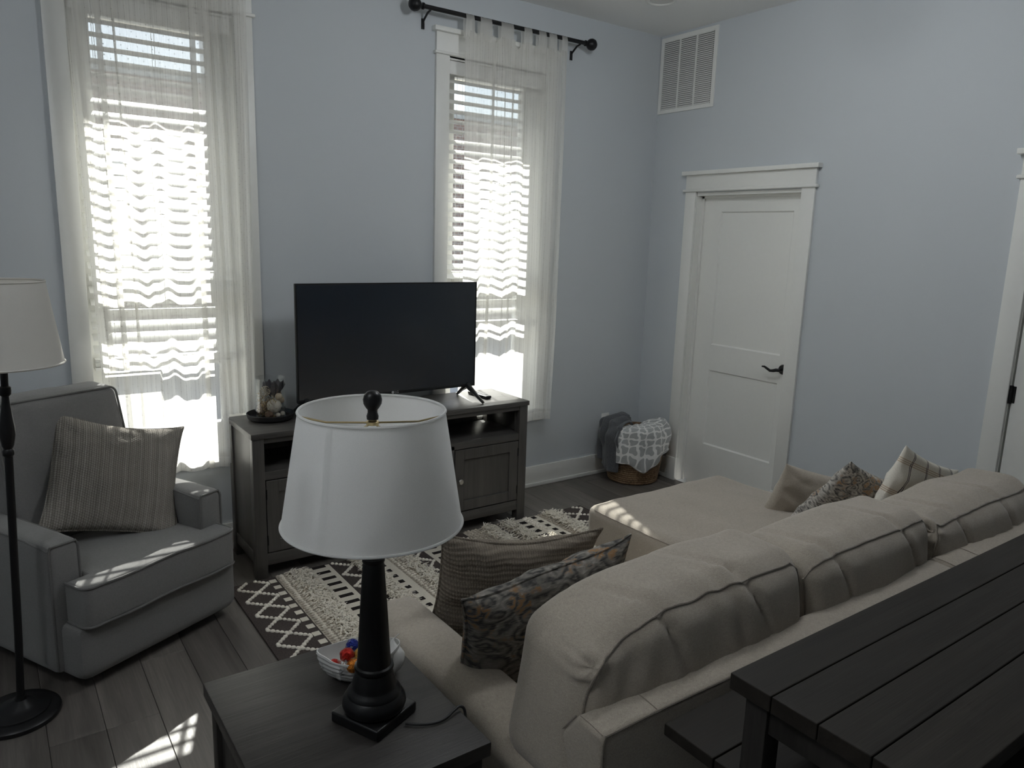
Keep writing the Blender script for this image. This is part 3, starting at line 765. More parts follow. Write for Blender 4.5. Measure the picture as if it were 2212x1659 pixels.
TOPZ = .755
def make_tv():
    t = thing('television', 'large flat black television on the media console', 'television', (-2.243, -.28, TOPZ))
    hw = .546; z0, z1 = .083, .706
    bxo('body', M['tvbody'], t, -hw, hw, -.004, .018, z0, z1, bev=.004)
    bxo('rear_housing', M['tvbody'], t, -hw+.10, hw-.10, .018, .055, z0+.01, z0+.40, bev=.012)
    bxo('bezel', M['tvbody'], t, -hw+.0, hw-.0, -.0065, -.004, z0, z0+.018, bev=.001)
    bxo('screen', M['screen'], t, -hw+.008, hw-.008, -.0055, -.004, z0+.018, z1-.008, bev=0)
    b = B(); box(b, -hw-.0004, hw+.0004, -.0062, .0, z1-.0035, z1+.0006); box(b, -hw-.0006, -hw+.003, -.0062, .0, z0, z1); box(b, hw-.003, hw+.0006, -.0062, .0, z0, z1)
    obj('edge_strip', b, M['tvbody'], t, False)
    for sx in (-1, 1):
        b = B(); x = sx*.50
        for y1, zz in ((-.145, 0), (.150, 0)):
            pts = [(x-sx*.002, -.0, z0+.01), (x, y1*.18, z0-.008), (x+sx*.006, y1*.45, .055), (x+sx*.012, y1*.75, .028), (x+sx*.02, y1, .007)]
            tube(b, pts, [.018, .017, .013, .010, .0085], 8)
        for v in b.verts: v.co.z = max(v.co.z, .0)
        obj('foot', b, M['tvbody'], t)
    # round mark and two letters on the lower bezel
    c = bpy.data.curves.new('logo', 'FONT'); c.body = 'LG'; c.size = .020; c.extrude = .0004
    tmp = bpy.data.objects.new('logo_outline', c); COL.objects.link(tmp)
    me = bpy.data.meshes.new_from_object(tmp.evaluated_get(bpy.context.evaluated_depsgraph_get())); bpy.data.objects.remove(tmp)
    me.materials.clear(); me.materials.append(M['logo'])
    lo = obj('logo', me, None, t, loc=(.012, -.0068, z0+.003)); lo.rotation_euler = (PI/2, 0, 0)
    b = B(); lathe(b, [(.0, 0), (.0078, 0), (.0078, .0006), (.0, .0006)], 24)
    for v in b.verts: v.co = Vector((-.0+v.co.x, -.0066-v.co.z, z0+.010+v.co.y))
    obj('logo_disc', b, M['logo'], t)
    # remote lying beside the right foot
    r = thing('remote_control', 'black remote control beside the right television foot', 'remote', (-1.628, -.235, TOPZ), rz=math.radians(4))
    bxo('body', M['tvbody'], r, -.022, .022, -.095, .095, 0, .02, bev=.006)
    b = B()
    for i in range(9):
        for j in range(3): box(b, -.014+j*.0105, -.0065+j*.0105, -.06+i*.0155, -.051+i*.0155, .0195, .0222)
    obj('button', b, M['buttons'], r, False, kind='stuff')
make_tv()

def make_vase():
    cx, cy_ = -2.908, -.208
    t = thing('round_tray', 'round black tray under the glass cylinder', 'tray', (cx, cy_, TOPZ))
    b = B(); lathe(b, [(0, 0), (.098, 0), (.116, .012), (.122, .034), (.117, .036), (.111, .016), (.095, .008), (0, .008)], 48); obj('dish', b, M['blackm'], t)
    g = thing('glass_vase', 'clear glass cylinder of dried decorations on the console', 'vase', (cx, cy_, TOPZ+.0085))
    b = B(); lathe(b, [(0, 0), (.074, 0), (.078, .004), (.0785, .212), (.0765, .214), (.075, .212), (.0745, .010), (0, .008)], 48); obj('cylinder', b, M['vglass'], g)
    z = TOPZ+.017
    def put(name, m, lab, off, r, sub=3, sc=(1, 1, 1), nz=0, cat='ornament'):
        b = B(); ball(b, (0, 0, 0), r, sub, sc, nz, 12, R.random()*9)
        o = obj(name, b, m, None, loc=(cx+off[0], cy_+off[1], z+off[2])); tag(o, lab, cat)
    put('decorative_ball', M['stone'], 'largest pale stone ball inside the glass vase', (.010, -.030, .058), .037, nz=.06)
    put('decorative_ball', M['tanball'], 'small smooth tan ball resting on the largest pale ball in the vase', (.030, -.045, .108), .0185)
    put('decorative_ball', M['tanball'], 'tan ball pressed to the right wall of the vase', (.052, -.012, .082), .018)
    put('decorative_ball', M['stone'], 'small pale ball at the bottom of the vase', (.022, -.050, .012), .0125, nz=.08)
    put('decorative_ball', M['stone'], 'pale pebble ball low at the right wall of the vase', (.053, -.030, .013), .013, nz=.08)
    put('seed_pod', M['brownball'], 'dark brown seed pod low at the left front in the vase', (-.022, -.048, .018), .02, nz=.3, cat='seed pod')
    put('seed_pod', M['brownball'], 'brown seed pod at the back of the vase by the moss', (-.035, .025, .035), .030, nz=.3, cat='seed pod')
    put('seed_pod', M['brownball'], 'brown seed pod at the upper right in the vase', (.042, .018, .112), .022, nz=.3, cat='seed pod')
    put('seed_pod', M['brownball'], 'brown seed pod in the middle of the vase behind the pale ball', (.012, .032, .045), .034, nz=.3, cat='seed pod')
    b = B()
    for k in range(9):
        ax = Vector((R.uniform(-1, 1), R.uniform(-1, 1), R.uniform(-1, 1))).normalized(); a = ax.orthogonal().normalized(); c = ax.cross(a)
        pts = [(a*math.cos(2*PI*i/20)+c*math.sin(2*PI*i/20))*.026*(1+.06*math.sin(3*i+k)) for i in range(20)]
        tube(b, pts, .0016, 5, closed=True)
    o = obj('vine_ball', b, M['vine'], None, loc=(cx-.035, cy_-.032, z+.140)); tag(o, 'openwork ball of pale vine at the top of the vase', 'ornament')
    b = B()
    for k in range(7):
        a = k*.9; cxx, cyy = .016*math.cos(a), .014*math.sin(a)
        def fn(u, v, a=a, k=k):
            w = (u-.5)*2; rr = .052*v
            return Vector((cxx+rr*.7*math.cos(a)+w*.026*v*(-math.sin(a)), cyy+rr*.55*math.sin(a)+w*.026*v*math.cos(a), .085*v-.02*w*w*v+.006*math.sin(u*14+k)*v))
        grid(b, fn, 10, 8)
    o = obj('dried_flower', b, M['petal'], None, loc=(cx+.018, cy_-.004, z+.098)); tag(o, 'dark ruffled dried flower in the glass vase', 'dried flower')
    b = B()
    for k in range(420):
        h = R.uniform(.0, .118); a = R.uniform(2.2, 4.9); rr = R.uniform(.035, .069)
        p = Vector((rr*math.cos(a), rr*math.sin(a), h)); d = Vector((R.uniform(-1, 1), R.uniform(-1, 1), R.uniform(-1, 1)))*.012
        e = d.cross(Vector((.3, .5, 1))).normalized()*.0018
        q = p+d*.5+Vector((0, 0, .004)); s_ = p+d
        for P in (q, s_):
            rad = math.hypot(P.x, P.y)
            if rad > .072: P.x *= .072/rad; P.y *= .072/rad
            P.z = max(P.z, .001)
        vv = [b.verts.new(x) for x in (p-e, p+e, q+e, q-e, s_)]
        b.faces.new((vv[0], vv[1], vv[2], vv[3])); b.faces.new((vv[3], vv[2], vv[4]))
    o = obj('moss', b, M['moss'], None, loc=(cx, cy_, z), kind='stuff'); tag(o, 'tan dried moss along the left side of the vase', 'moss')
make_vase()

# ================================================================== RUG
def make_rug():
    X0, X1, Y1, Y0 = -3.232, -.995, -.50, -3.05
    t = thing('area_rug', 'cream and charcoal woven rug with beaded diamonds and shaggy bands', 'rug', (0, 0, 0))
    bxo('backing', M['darkwool'], t, X0, X1, Y0, Y1, .001, .008, bev=.002)
    ye = -2.05    # relief is built as far as the rug shows
    tops = {}
    def band(m, a, c, h=.012, name='band'):
        bxo(name, m, t, a, c, Y0+.003, Y1-.003, .007, h, bev=.0015); return h
    cell = []
    def beadrow(name, m, pts, r=(.0108, .0092, .0085), h=.013, sub=1):
        b = B()
        for (x, y, ang) in pts:
            q = bmesh.ops.create_icosphere(b, subdivisions=sub, radius=1.0)
            ca, sa = math.cos(ang), math.sin(ang); j = R.uniform(.88, 1.12)
            for v in q['verts']:
                lx, ly = v.co.x*r[0]*j, v.co.y*r[1]*j
                v.co = Vector((x+lx*ca-ly*sa+R.uniform(-.0006, .0006), y+lx*sa+ly*ca, h+v.co.z*r[2]))
        return obj(name, b, m, t, kind='stuff')
    def diamonds(x0, x1, phase, per=.145, nb=5):
        pts = []; half = (x1-x0)/2; cxm = (x0+x1)/2; y = Y1+phase
        while y > ye:
            for s in (-1, 1):
                for d in (-1, 1):
                    for k in range(nb):
                        f = (k+.5)/nb
                        px, py = cxm+s*half*(1-f), y+d*per/2*f
                        if py < Y1-.006 and py > ye: pts.append((px, py, math.atan2(d*per/2, -s*half)))
            y -= per
        return pts
    def zigzag(x0, x1, phase, per=.15, nb=5):
        pts = []; y = Y1+phase; s = 1
        while y > ye:
            for k in range(nb):
                f = k/nb; px = x0+(x1-x0)*(f if s > 0 else 1-f); py = y-per/2*f
                if py < Y1-.006: pts.append((px, py, math.atan2(-per/2, (x1-x0)*s)))
            y -= per/2; s = -s
        return pts
    def loops(x0, x1, pitch=.021, n=3):
        pts = []; y = Y1-.012
        while y > ye:
            for k in range(n):
                pts.append((x0+(x1-x0)*(k+.5)/n+R.uniform(-.003, .003), y+R.uniform(-.003, .003)+.004*(k % 2), R.uniform(-.25, .25)))
            y -= pitch
        return pts
    def bars(name, m, xc, w, hh, pitch, y0, top):
        """flat woven blocks, one object each, sharing one mesh"""
        b = B(); box(b, -w/2, w/2, -hh/2, hh/2, 0, .0022, .0008, 1)
        n = 5
        me = mesh_of(b, m, name, False); y = y0; out = 0
        while y > ye and out < 22:
            obj(name, me, None, t, loc=(xc, y, top)); y -= pitch; out += 1
    def shag(x0, x1, nper=27000, ln=.036, seedn=0):
        b = B(); area = (x1-x0)*(Y1-ye); n = int(area*nper)
        for k in range(n):
            x, y = R.uniform(x0, x1), R.uniform(ye, Y1-.002)
            a = R.gauss(-PI/2+.5*math.sin(y*31+seedn), 1.3); L = ln*R.uniform(.7, 1.35); w = R.uniform(.0024, .0038)
            d = Vector((math.cos(a), math.sin(a), 0)); e = Vector((-d.y, d.x, 0))*w
            p0 = Vector((x, y, .009)); p1 = p0+d*L*.28+Vector((0, 0, L*.55)); p2 = p0+d*L*.8+Vector((R.uniform(-.004, .004), R.uniform(-.004, .004), L*R.uniform(.35, .75)))
            if p2.y > Y1+.03: continue
            vv = [b.verts.new(q) for q in (p0-e, p0+e, p1+e, p1-e, p2+e*.6, p2-e*.6)]
            b.faces.new((vv[0], vv[1], vv[2], vv[3])); b.faces.new((vv[3], vv[2], vv[4], vv[5]))
        obj('shag_pile', b, M['cream'], t, kind='stuff')
    # left to right
    band(M['darkwool'], X0, -3.005, .012)
    beadrow('diamond_beads', M['cream'], diamonds(-3.205, -3.052, -.062), sub=2)
    bars('woven_square', M['creamflat'], -3.030, .034, .036, .0735, -.549, .012)
    band(M['oat'], -3.005, -2.937, .012); beadrow('loop_pile', M['oat'], loops(-3.0, -2.94), (.0135, .0085, .009))
    beadrow('cream_loops', M['cream'], [(x+.004, y, a) for x, y, a in loops(-2.998, -2.942, .021, 2)], (.012, .007, .010), .015)  # cream loops woven in among the oatmeal ones
    band(M['creamflat'], -2.937, -2.85, .012); shag(-2.937, -2.857)
    beadrow('loop_pile', M['oat'], loops(-2.855, -2.832, .022, 1), (.010, .009, .009))
    band(M['creamflat'], -2.85, -2.722, .013); bars('woven_bar', M['blackwool'], -2.782, .070, .027, .0718, -.588+.0718, .013)
    band(M['darkwool'], -2.722, -2.61, .012); beadrow('zigzag_beads', M['cream'], zigzag(-2.705, -2.625, -.01), sub=2)
    band(M['creamflat'], -2.61, -2.523, .012); shag(-2.612, -2.53, seedn=2)
    band(M['creamflat'], -2.523, -2.436, .013); bars('woven_square', M['blackwool'], -2.491, .028, .030, .0709, -.528, .013)
    band(M['oat'], -2.436, -2.378, .012); beadrow('loop_pile', M['oat'], loops(-2.432, -2.384), (.0125, .0085, .009)); beadrow('cream_loops', M['cream'], loops(-2.43, -2.386, .023, 2), (.010, .008, .010), .015)
    band(M['creamflat'], -2.378, -2.312, .012); shag(-2.380, -2.315, seedn=3)
    band(M['darkwool'], -2.312, -2.22, .012); beadrow('zigzag_beads', M['cream'], zigzag(-2.30, -2.235, -.03), sub=2)
    band(M['creamflat'], -2.22, -2.10, .013); bars('woven_bar', M['blackwool'], -2.165, .06, .027, .0718, -.53, .013)
    band(M['oat'], -2.10, -2.04, .012); beadrow('loop_pile', M['oat'], loops(-2.098, -2.042), (.0125, .0085, .009))
    band(M['darkwool'], -2.04, -1.90, .012); beadrow('zigzag_beads', M['cream'], zigzag(-2.02, -1.92, -.02))
    band(M['oat'], -1.90, -1.79, .012); beadrow('loop_pile', M['oat'], loops(-1.898, -1.80, .021, 4), (.0125, .0085, .009))
    band(M['creamflat'], -1.79, -1.70, .012); shag(-1.785, -1.705, seedn=5)
    band(M['darkwool'], -1.70, -1.635, .012); beadrow('loop_pile', M['oat'], loops(-1.695, -1.64, .024, 2), (.011, .0085, .009))
    band(M['creamflat'], -1.635, -1.555, .012); shag(-1.632, -1.56, seedn=6)
    band(M['creamflat'], -1.555, -1.475, .013); bars('woven_bar', M['blackwool'], -1.512, .062, .036, .0718, -.567, .013)
    band(M['creamflat'], -1.475, -1.425, .012); beadrow('loop_pile', M['cream'], loops(-1.472, -1.43, .022, 2), (.013, .0085, .011))
    band(M['creamflat'], -1.425, -1.355, .013); bars('woven_square', M['blackwool'], -1.395, .030, .032, .0717, -.529, .013)
    band(M['oat'], -1.355, -1.31, .012); beadrow('loop_pile', M['oat'], loops(-1.352, -1.314, .022, 2), (.0115, .0085, .010))
    band(M['creamflat'], -1.31, -1.222, .012); shag(-1.31, -1.228, seedn=7)
    band(M['darkwool'], -1.222, X1, .012); beadrow('diamond_beads', M['cream'], diamonds(-1.205, -1.02, -.055, .15), sub=2)
make_rug()

# ================================================================== SOFT FURNITURE HELPERS
def wobj(name, bm, m, t, **kw):
    """mesh given in world coordinates, stored relative to its unrotated thing"""
    off = Vector(t.location)
    if t.parent: off = off+Vector(t.parent.location)
    bmesh.ops.translate(bm, verts=bm.verts[:], vec=-off); return obj(name, bm, m, t, **kw)
def pillow(name, label, c, right, up, w, h, th, m, cat='pillow', group=None, pinch=.07, pipe=None, seed=0, sag=.0, skew=(0, 0)):
    up = Vector(up).normalized(); right = Vector(right); right = (right-up*right.dot(up)).normalized(); nrm = up.cross(right)   # local Y
    t = thing(name, label, cat, c, group=group)
    t.matrix_world = Matrix.Translation(Vector(c)) @ Matrix((right, nrm, up)).transposed().to_4x4()
    N = 40
    def outline(u, v):
        x = w/2*u*(1-pinch*(1-v*v)*1.0+.02*abs(v)**6); z = h/2*v*(1-pinch*(1-u*u)+.02*abs(u)**6)
        k = (v+1)/2; x += skew[0]*k; z += skew[1]*x*k
        return x, z-sag*(1-u*u)*max(0, v)
    b = B()
    for s in (-1, 1):
        def fn(a, e, s=s):
            u, v = 2*a-1, 2*e-1
            u = math.copysign(1-(1-abs(u))**1.5, u); v = math.copysign(1-(1-abs(v))**1.5, v)
            x, z = outline(u, v)
            q = max(0, (1-u**2)*(1-v**2)); d = th/2*q**.42
            edge = 1-max(abs(u), abs(v))
            wr = noise.noise(Vector((u*3.2, v*3.2, seed+s*5)))*.014+noise.noise(Vector((u*9, v*9, seed+s*3)))*.005*(1-edge)
            # short puckers running in from the corners
            cor = abs(u*v)**2
            wr += .010*cor*math.sin(9*(abs(u)-abs(v))+seed)
            return Vector((x, s*(d+wr*min(1, q*6)), z))
        grid(b, fn, N, N)
    bmesh.ops.remove_doubles(b, verts=b.verts[:], dist=.0006)
    o = obj('cover', b, m, t, ang=80)
    if pipe:
        pts = []
        for k in range(4*N):
            q = k/(4*N)*4; i = int(q); f = 2*(q-i)-1
            f = math.copysign(1-(1-abs(f))**1.5, f)
            u, v = ((f, -1), (1, f), (-f, 1), (-1, -f))[i]
            x, z = outline(u, v); pts.append((x*1.003, .004*math.sin(k*.3+seed), z*1.003))
        b = B(); tube(b, pts, .0045, 6, closed=True); obj('piping', b, pipe, t)
    return t

# ================================================================== ARMCHAIR
def make_armchair():
    t = thing('armchair', 'grey upholstered armchair with piped edges beside the left window', 'armchair', (-3.63, -.83, 0), math.radians(27))
    m, p = M['chair'], M['piping']
    b = B(); rbox(b, (0, .265, .150), (.730, .745, .235), .035, 10); 
    for v in b.verts:
        if v.co.z < .07: v.co.x *= 1-.05*(.07-v.co.z)/.03; v.co.y = v.co.y if v.co.y > .1 else v.co.y+.02*(.07-v.co.z)/.03
    obj('base', b, m, t)
    # T shaped seat cushion
    out = [(-.345, -.135), (.345, -.135), (.345, -.014), (.262, -.014), (.262, .44), (-.262, .44), (-.262, -.014), (-.345, -.014)]
    b = B(); lo = [b.verts.new((x, y, .262)) for x, y in out]; hi = [b.verts.new((x, y, .428)) for x, y in out]
    b.faces.new(lo[::-1]); b.faces.new(hi)
    vert = []
    for k in range(8):
        f = b.faces.new((lo[k], lo[(k+1) % 8], hi[(k+1) % 8], hi[k])); 
    ve = [e for e in b.edges if abs(e.verts[0].co.z-e.verts[1].co.z) > .1 and min(e.verts[0].co.y, 0) < -.1]
    bmesh.ops.bevel(b, geom=ve, offset=.035, segments=5, affect='EDGES', profile=.5)
    he = [e for e in b.edges if abs(e.verts[0].co.z-e.verts[1].co.z) < .001 and len(e.link_faces) == 2 and abs(e.link_faces[0].normal.z-e.link_faces[1].normal.z) > .5]
    bmesh.ops.bevel(b, geom=he, offset=.016, segments=4, affect='EDGES', profile=.5)
    big = [f for f in b.faces if f.calc_area() > .05 and abs(f.normal.z) > .9]
    bmesh.ops.triangulate(b, faces=big)
    obj('seat_cushion', b, m, t)
    def front_path(z, r=.035):
        pts = [(-.345, -.014, z)]
        for k in range(6): a = PI+PI/2*k/5; pts.append((-.345+r+r*math.cos(a), -.135+r+r*math.sin(a), z))
        for k in range(9): x = -.30+.60*(k+.5)/9; pts.append((x, -.1355, z-.0035*math.sin(k*1.1)))
        for k in range(6): a = 1.5*PI+PI/2*k/5; pts.append((.345-r+r*math.cos(a), -.135+r+r*math.sin(a), z))
        pts.append((.345, -.014, z)); return pts
    for z in (.422, .268):
        b = B(); tube(b, front_path(z), .005, 7); obj('piping', b, p, t)
    for s in (-1, 1):
        b = B(); rbox(b, (s*.33, .30, .318), (.122, .60, .51), .022, 10, bulge=(.004, .004, .006)); a = obj('arm', b, m, t)
        b = B()
        x0, x1 = s*.33-.056, s*.33+.056
        tube(b, [(x0, .004, .08), (x0, .002, .545), (x0+.008, .003, .567), (x1-.008, .003, .567), (x1, .002, .545), (x1, .004, .08)], .0048, 7)
        for xx in (x0, x1): tube(b, [(xx, .002, .553), (xx, .15, .566), (xx, .35, .566), (xx, .58, .562)], .0045, 7)
        obj('piping', b, p, a)
    b = B(); rbox(b, (0, .625, .49), (.60, .11, .86), .03, 8)
    for v in b.verts: v.co.y += .03*(v.co.z-.2)-.02
    obj('back_frame', b, m, t)
    def lean(q): return Vector((q.x, q.y+.25*(q.z+.0), q.z))
    def disp(q, nrm):
        q = q+nrm*.006*noise.noise(q*9)
        q += nrm*.012*math.exp(-((q.z-.2)/.05)**2)*noise.noise(Vector((q.x*14, 3, q.z*5)))*1.0
        return lean(q)
    b = B(); rbox(b, (0, .525, .715), (.545, .165, .585), .035, 22, disp, (.004, .022, .010)); c = obj('back_cushion', b, m, t)
    for yy in (-.078, .078):
        b = B(); hx, hz, r = .268, .288, .03
        pts = []
        for cx, cz, a0 in ((hx-r, hz-r, 0), (-hx+r, hz-r, 90), (-hx+r, -hz+r, 180), (hx-r, -hz+r, 270)):
            for k in range(6): a = math.radians(a0+k*18); pts.append(Vector((0, .525, .715))+lean(Vector((cx+r*math.cos(a), yy, cz+r*math.sin(a)))))
        full = []
        for i in range(len(pts)):
            q, w = pts[i], pts[(i+1) % len(pts)]; n = max(1, int((w-q).length/.05))
            for k in range(n): full.append(q.lerp(w, k/n))
        tube(b, full, .005, 7, closed=True); obj('piping', b, p, c)
make_armchair()
pillow('throw_pillow', 'striped grey brown knit pillow propped on the grey armchair', (-3.680, -.510, .655), (.4935, .045, -.09), (.0915, .255, .381), .535, .52, .16, M['knit'], group=None, pipe=M['knit'], seed=3, pinch=.09, sag=.012)

# ================================================================== FLOOR LAMP
def make_floor_lamp():
    t = thing('floor_lamp', 'black floor lamp with a cream shade at the left edge beside the armchair', 'floor lamp', (-4.114, -1.092, 0))
    s = Vector((.813, -.582, 0))
    def ax(z): return s*(.018+.047*z)
    def lean(bm):
        for v in bm.verts: v.co += ax(v.co.z)-s*.018*(1 if v.co.z > .06 else v.co.z/.06 < 0)
    def L(prof, n=32):
        b = B(); lathe(b, prof, n)
        for v in b.verts:
            k = min(1, max(0, (v.co.z-.03)/.05)); v.co += ax(v.co.z)*k
        return b
    obj('base', L([(0, 0), (.134, 0), (.137, .006), (.136, .016), (.128, .024), (.104, .027), (.102, .033), (.094, .037), (.070, .040), (.052, .050), (.034, .062), (.020, .070), (.016, .085), (.0, .086)], 48), M['black'], t)
    obj('pole', L([(.0125, .07), (.0125, .3), (.0125, .6), (.0125, .965)], 20), M['black'], t)
    obj('turned_collar', L([(.0125, .962), (.017, .968), (.017, .982), (.0125, .988), (.018, 1.00), (.0235, 1.035), (.0225, 1.06), (.016, 1.11), (.0115, 1.15), (.0105, 1.165), (.017, 1.172), (.018, 1.184), (.017, 1.196), (.011, 1.20), (.011, 1.25), (.017, 1.255), (.017, 1.30), (.0, 1.301)], 28), M['black'], t)
    R0, R1, z0, z1 = .172, .124, 1.270, 1.542
    b = L([(R0-.0018, z0), (R0, z0), (R0+(R1-R0)*.5, (z0+z1)/2), (R1, z1), (R1-.0018, z1), (R0+(R1-R0)*.5-.0018, (z0+z1)/2), (R0-.0018, z0)], 64)
    b2 = B(); lathe(b2, [(R0, z0), (R0+(R1-R0)*.5, (z0+z1)/2), (R1, z1)], 64, cap0=False, cap1=False)
    for v in b2.verts: v.co += ax(v.co.z)
    b.free(); sh = obj('shade', b2, M['shade2'], t)
    for r, z in ((R0, z0+.004), (R1, z1-.003)):
        b = B(); n = 64; pts = [Vector((r*math.cos(2*PI*k/n), r*math.sin(2*PI*k/n), z))+ax(z) for k in range(n)]; tube(b, pts, .0032, 6, closed=True); obj('rim', b, M['shade2'], sh)
    b = B(); c = ax(1.5)
    for k in range(3):
        a = 2*PI*k/3+.4; tube(b, [c+Vector((0, 0, 1.515)), c+Vector((.125*math.cos(a), .125*math.sin(a), 1.53))], .0022, 6)
    tube(b, [ax(1.29)+Vector((0, 0, 1.29)), c+Vector((0, 0, 1.53))], .004, 6)
    obj('spider', b, M['brass'], t)
make_floor_lamp()

# ================================================================== BASKET CORNER
def make_basket():
    cx, cy_ = -.262, -.235
    t = thing('woven_basket', 'brown woven seagrass basket in the corner by the door', 'basket', (cx, cy_, 0))
    prof = []; n = 24; hgt = .375
    def rad(z): return .178+.042*(z/hgt)-.010*math.cos(PI*z/hgt*.9)*0+ .006*math.sin(PI*z/hgt)
    b = B()
    N = 48
    prof = [(0, 0), (.165, 0)]
    for k in range(n*4+1):
        z = .006+(hgt-.006)*k/(n*4); prof.append((rad(z)+.0035*abs(math.sin(PI*k/4)), z))
    prof += [(rad(hgt)-.006, hgt+.004), (rad(hgt)-.012, hgt-.004)]
    for k in range(8): z = hgt-.01-(hgt-.03)*k/7; prof.append((rad(z)-.012, z))
    prof.append((0, .02))
    lathe(b, prof, N); obj('body', b, M['basket'], t)
    for a in (math.radians(-40), math.radians(140)):
        b = B(); pts = []
        for k in range(11):
            f = k/10*PI; w = .055*math.cos(f); z = hgt+.0+.042*math.sin(f); r = rad(hgt)-.003
            pts.append((r*math.cos(a)-w*math.sin(a), r*math.sin(a)+w*math.cos(a), z-.005))
        tube(b, pts, .008, 8); obj('handle', b, M['basket'], t)
    # throws hang over the rim; angle measured from +x
    def throw(name, label, m, a0, a1, hem, peak, seed, amp, rin=.05, lift=lambda u: 0, th=.010):
        def path(u, v):
            a = a0+(a1-a0)*u; r_ = rad(hgt)
            hz = hem(u)
            # profile over the rim: inside mound -> rim -> hanging outside
            P = [(rin, peak(u)-.02), (.10, peak(u)), (r_-.03, hgt+.045+lift(u)), (r_+.006, hgt+.030+lift(u)*.6), (r_+.026, hgt-.02), (r_+.020, hgt-.10), (r_+.016, hz)]
            q = v*(len(P)-1); i = min(len(P)-2, int(q)); f = q-i
            p0 = P[max(0, i-1)]; p1 = P[i]; p2 = P[i+1]; p3 = P[min(len(P)-1, i+2)]
            def cr(k): return .5*((2*p1[k])+(-p0[k]+p2[k])*f+(2*p0[k]-5*p1[k]+4*p2[k]-p3[k])*f*f+(-p0[k]+3*p1[k]-3*p2[k]+p3[k])*f**3)
            r, z = cr(0), cr(1)
            fold = amp*(math.sin(u*23+seed+2*math.sin(v*3))*.5+noise.noise(Vector((u*7, v*5, seed)))*1.3)
            r += max(fold, -.012)*(.5+v); z += fold*.8*(1-v*.6)
            return a, r, z
        def fn(u, v):
            a, r, z = path(u, v); return Vector((r*math.cos(a), r*math.sin(a), z))
        b = B(); grid(b, fn, 70, 60, lambda u, v: (u*(a1-a0)*.24, v*.50))
        o = obj(name, b, m, None, loc=(cx, cy_, 0)); tag(o, label, 'blanket')
        md = o.modifiers.new('thickness', 'SOLIDIFY'); md.thickness = th; md.offset = 1
        return o
    A = math.radians
    throw('throw_blanket', 'charcoal knit throw hanging over the left side of the basket', M['throwdark'], A(126), A(200), lambda u: .13+.02*math.sin(u*6)-.02*u, lambda u: .44+.045*math.sin(PI*min(1, u*1.3)), 2.0, .018, lift=lambda u: .055*math.exp(-((u-.45)/.30)**2), th=.013)
    throw('throw_blanket', 'pale grey throw with white lattice pattern over the basket front', M['throwlight'], A(196), A(328), lambda u: .19-.075*math.exp(-((u-.36)/.13)**2)-.02*math.exp(-((u-.05)/.12)**2)+.20*max(0, u-.5)**1.1, lambda u: .415+.03*u, 7.0, .013, lift=lambda u: .035*u, th=.010)
make_basket()

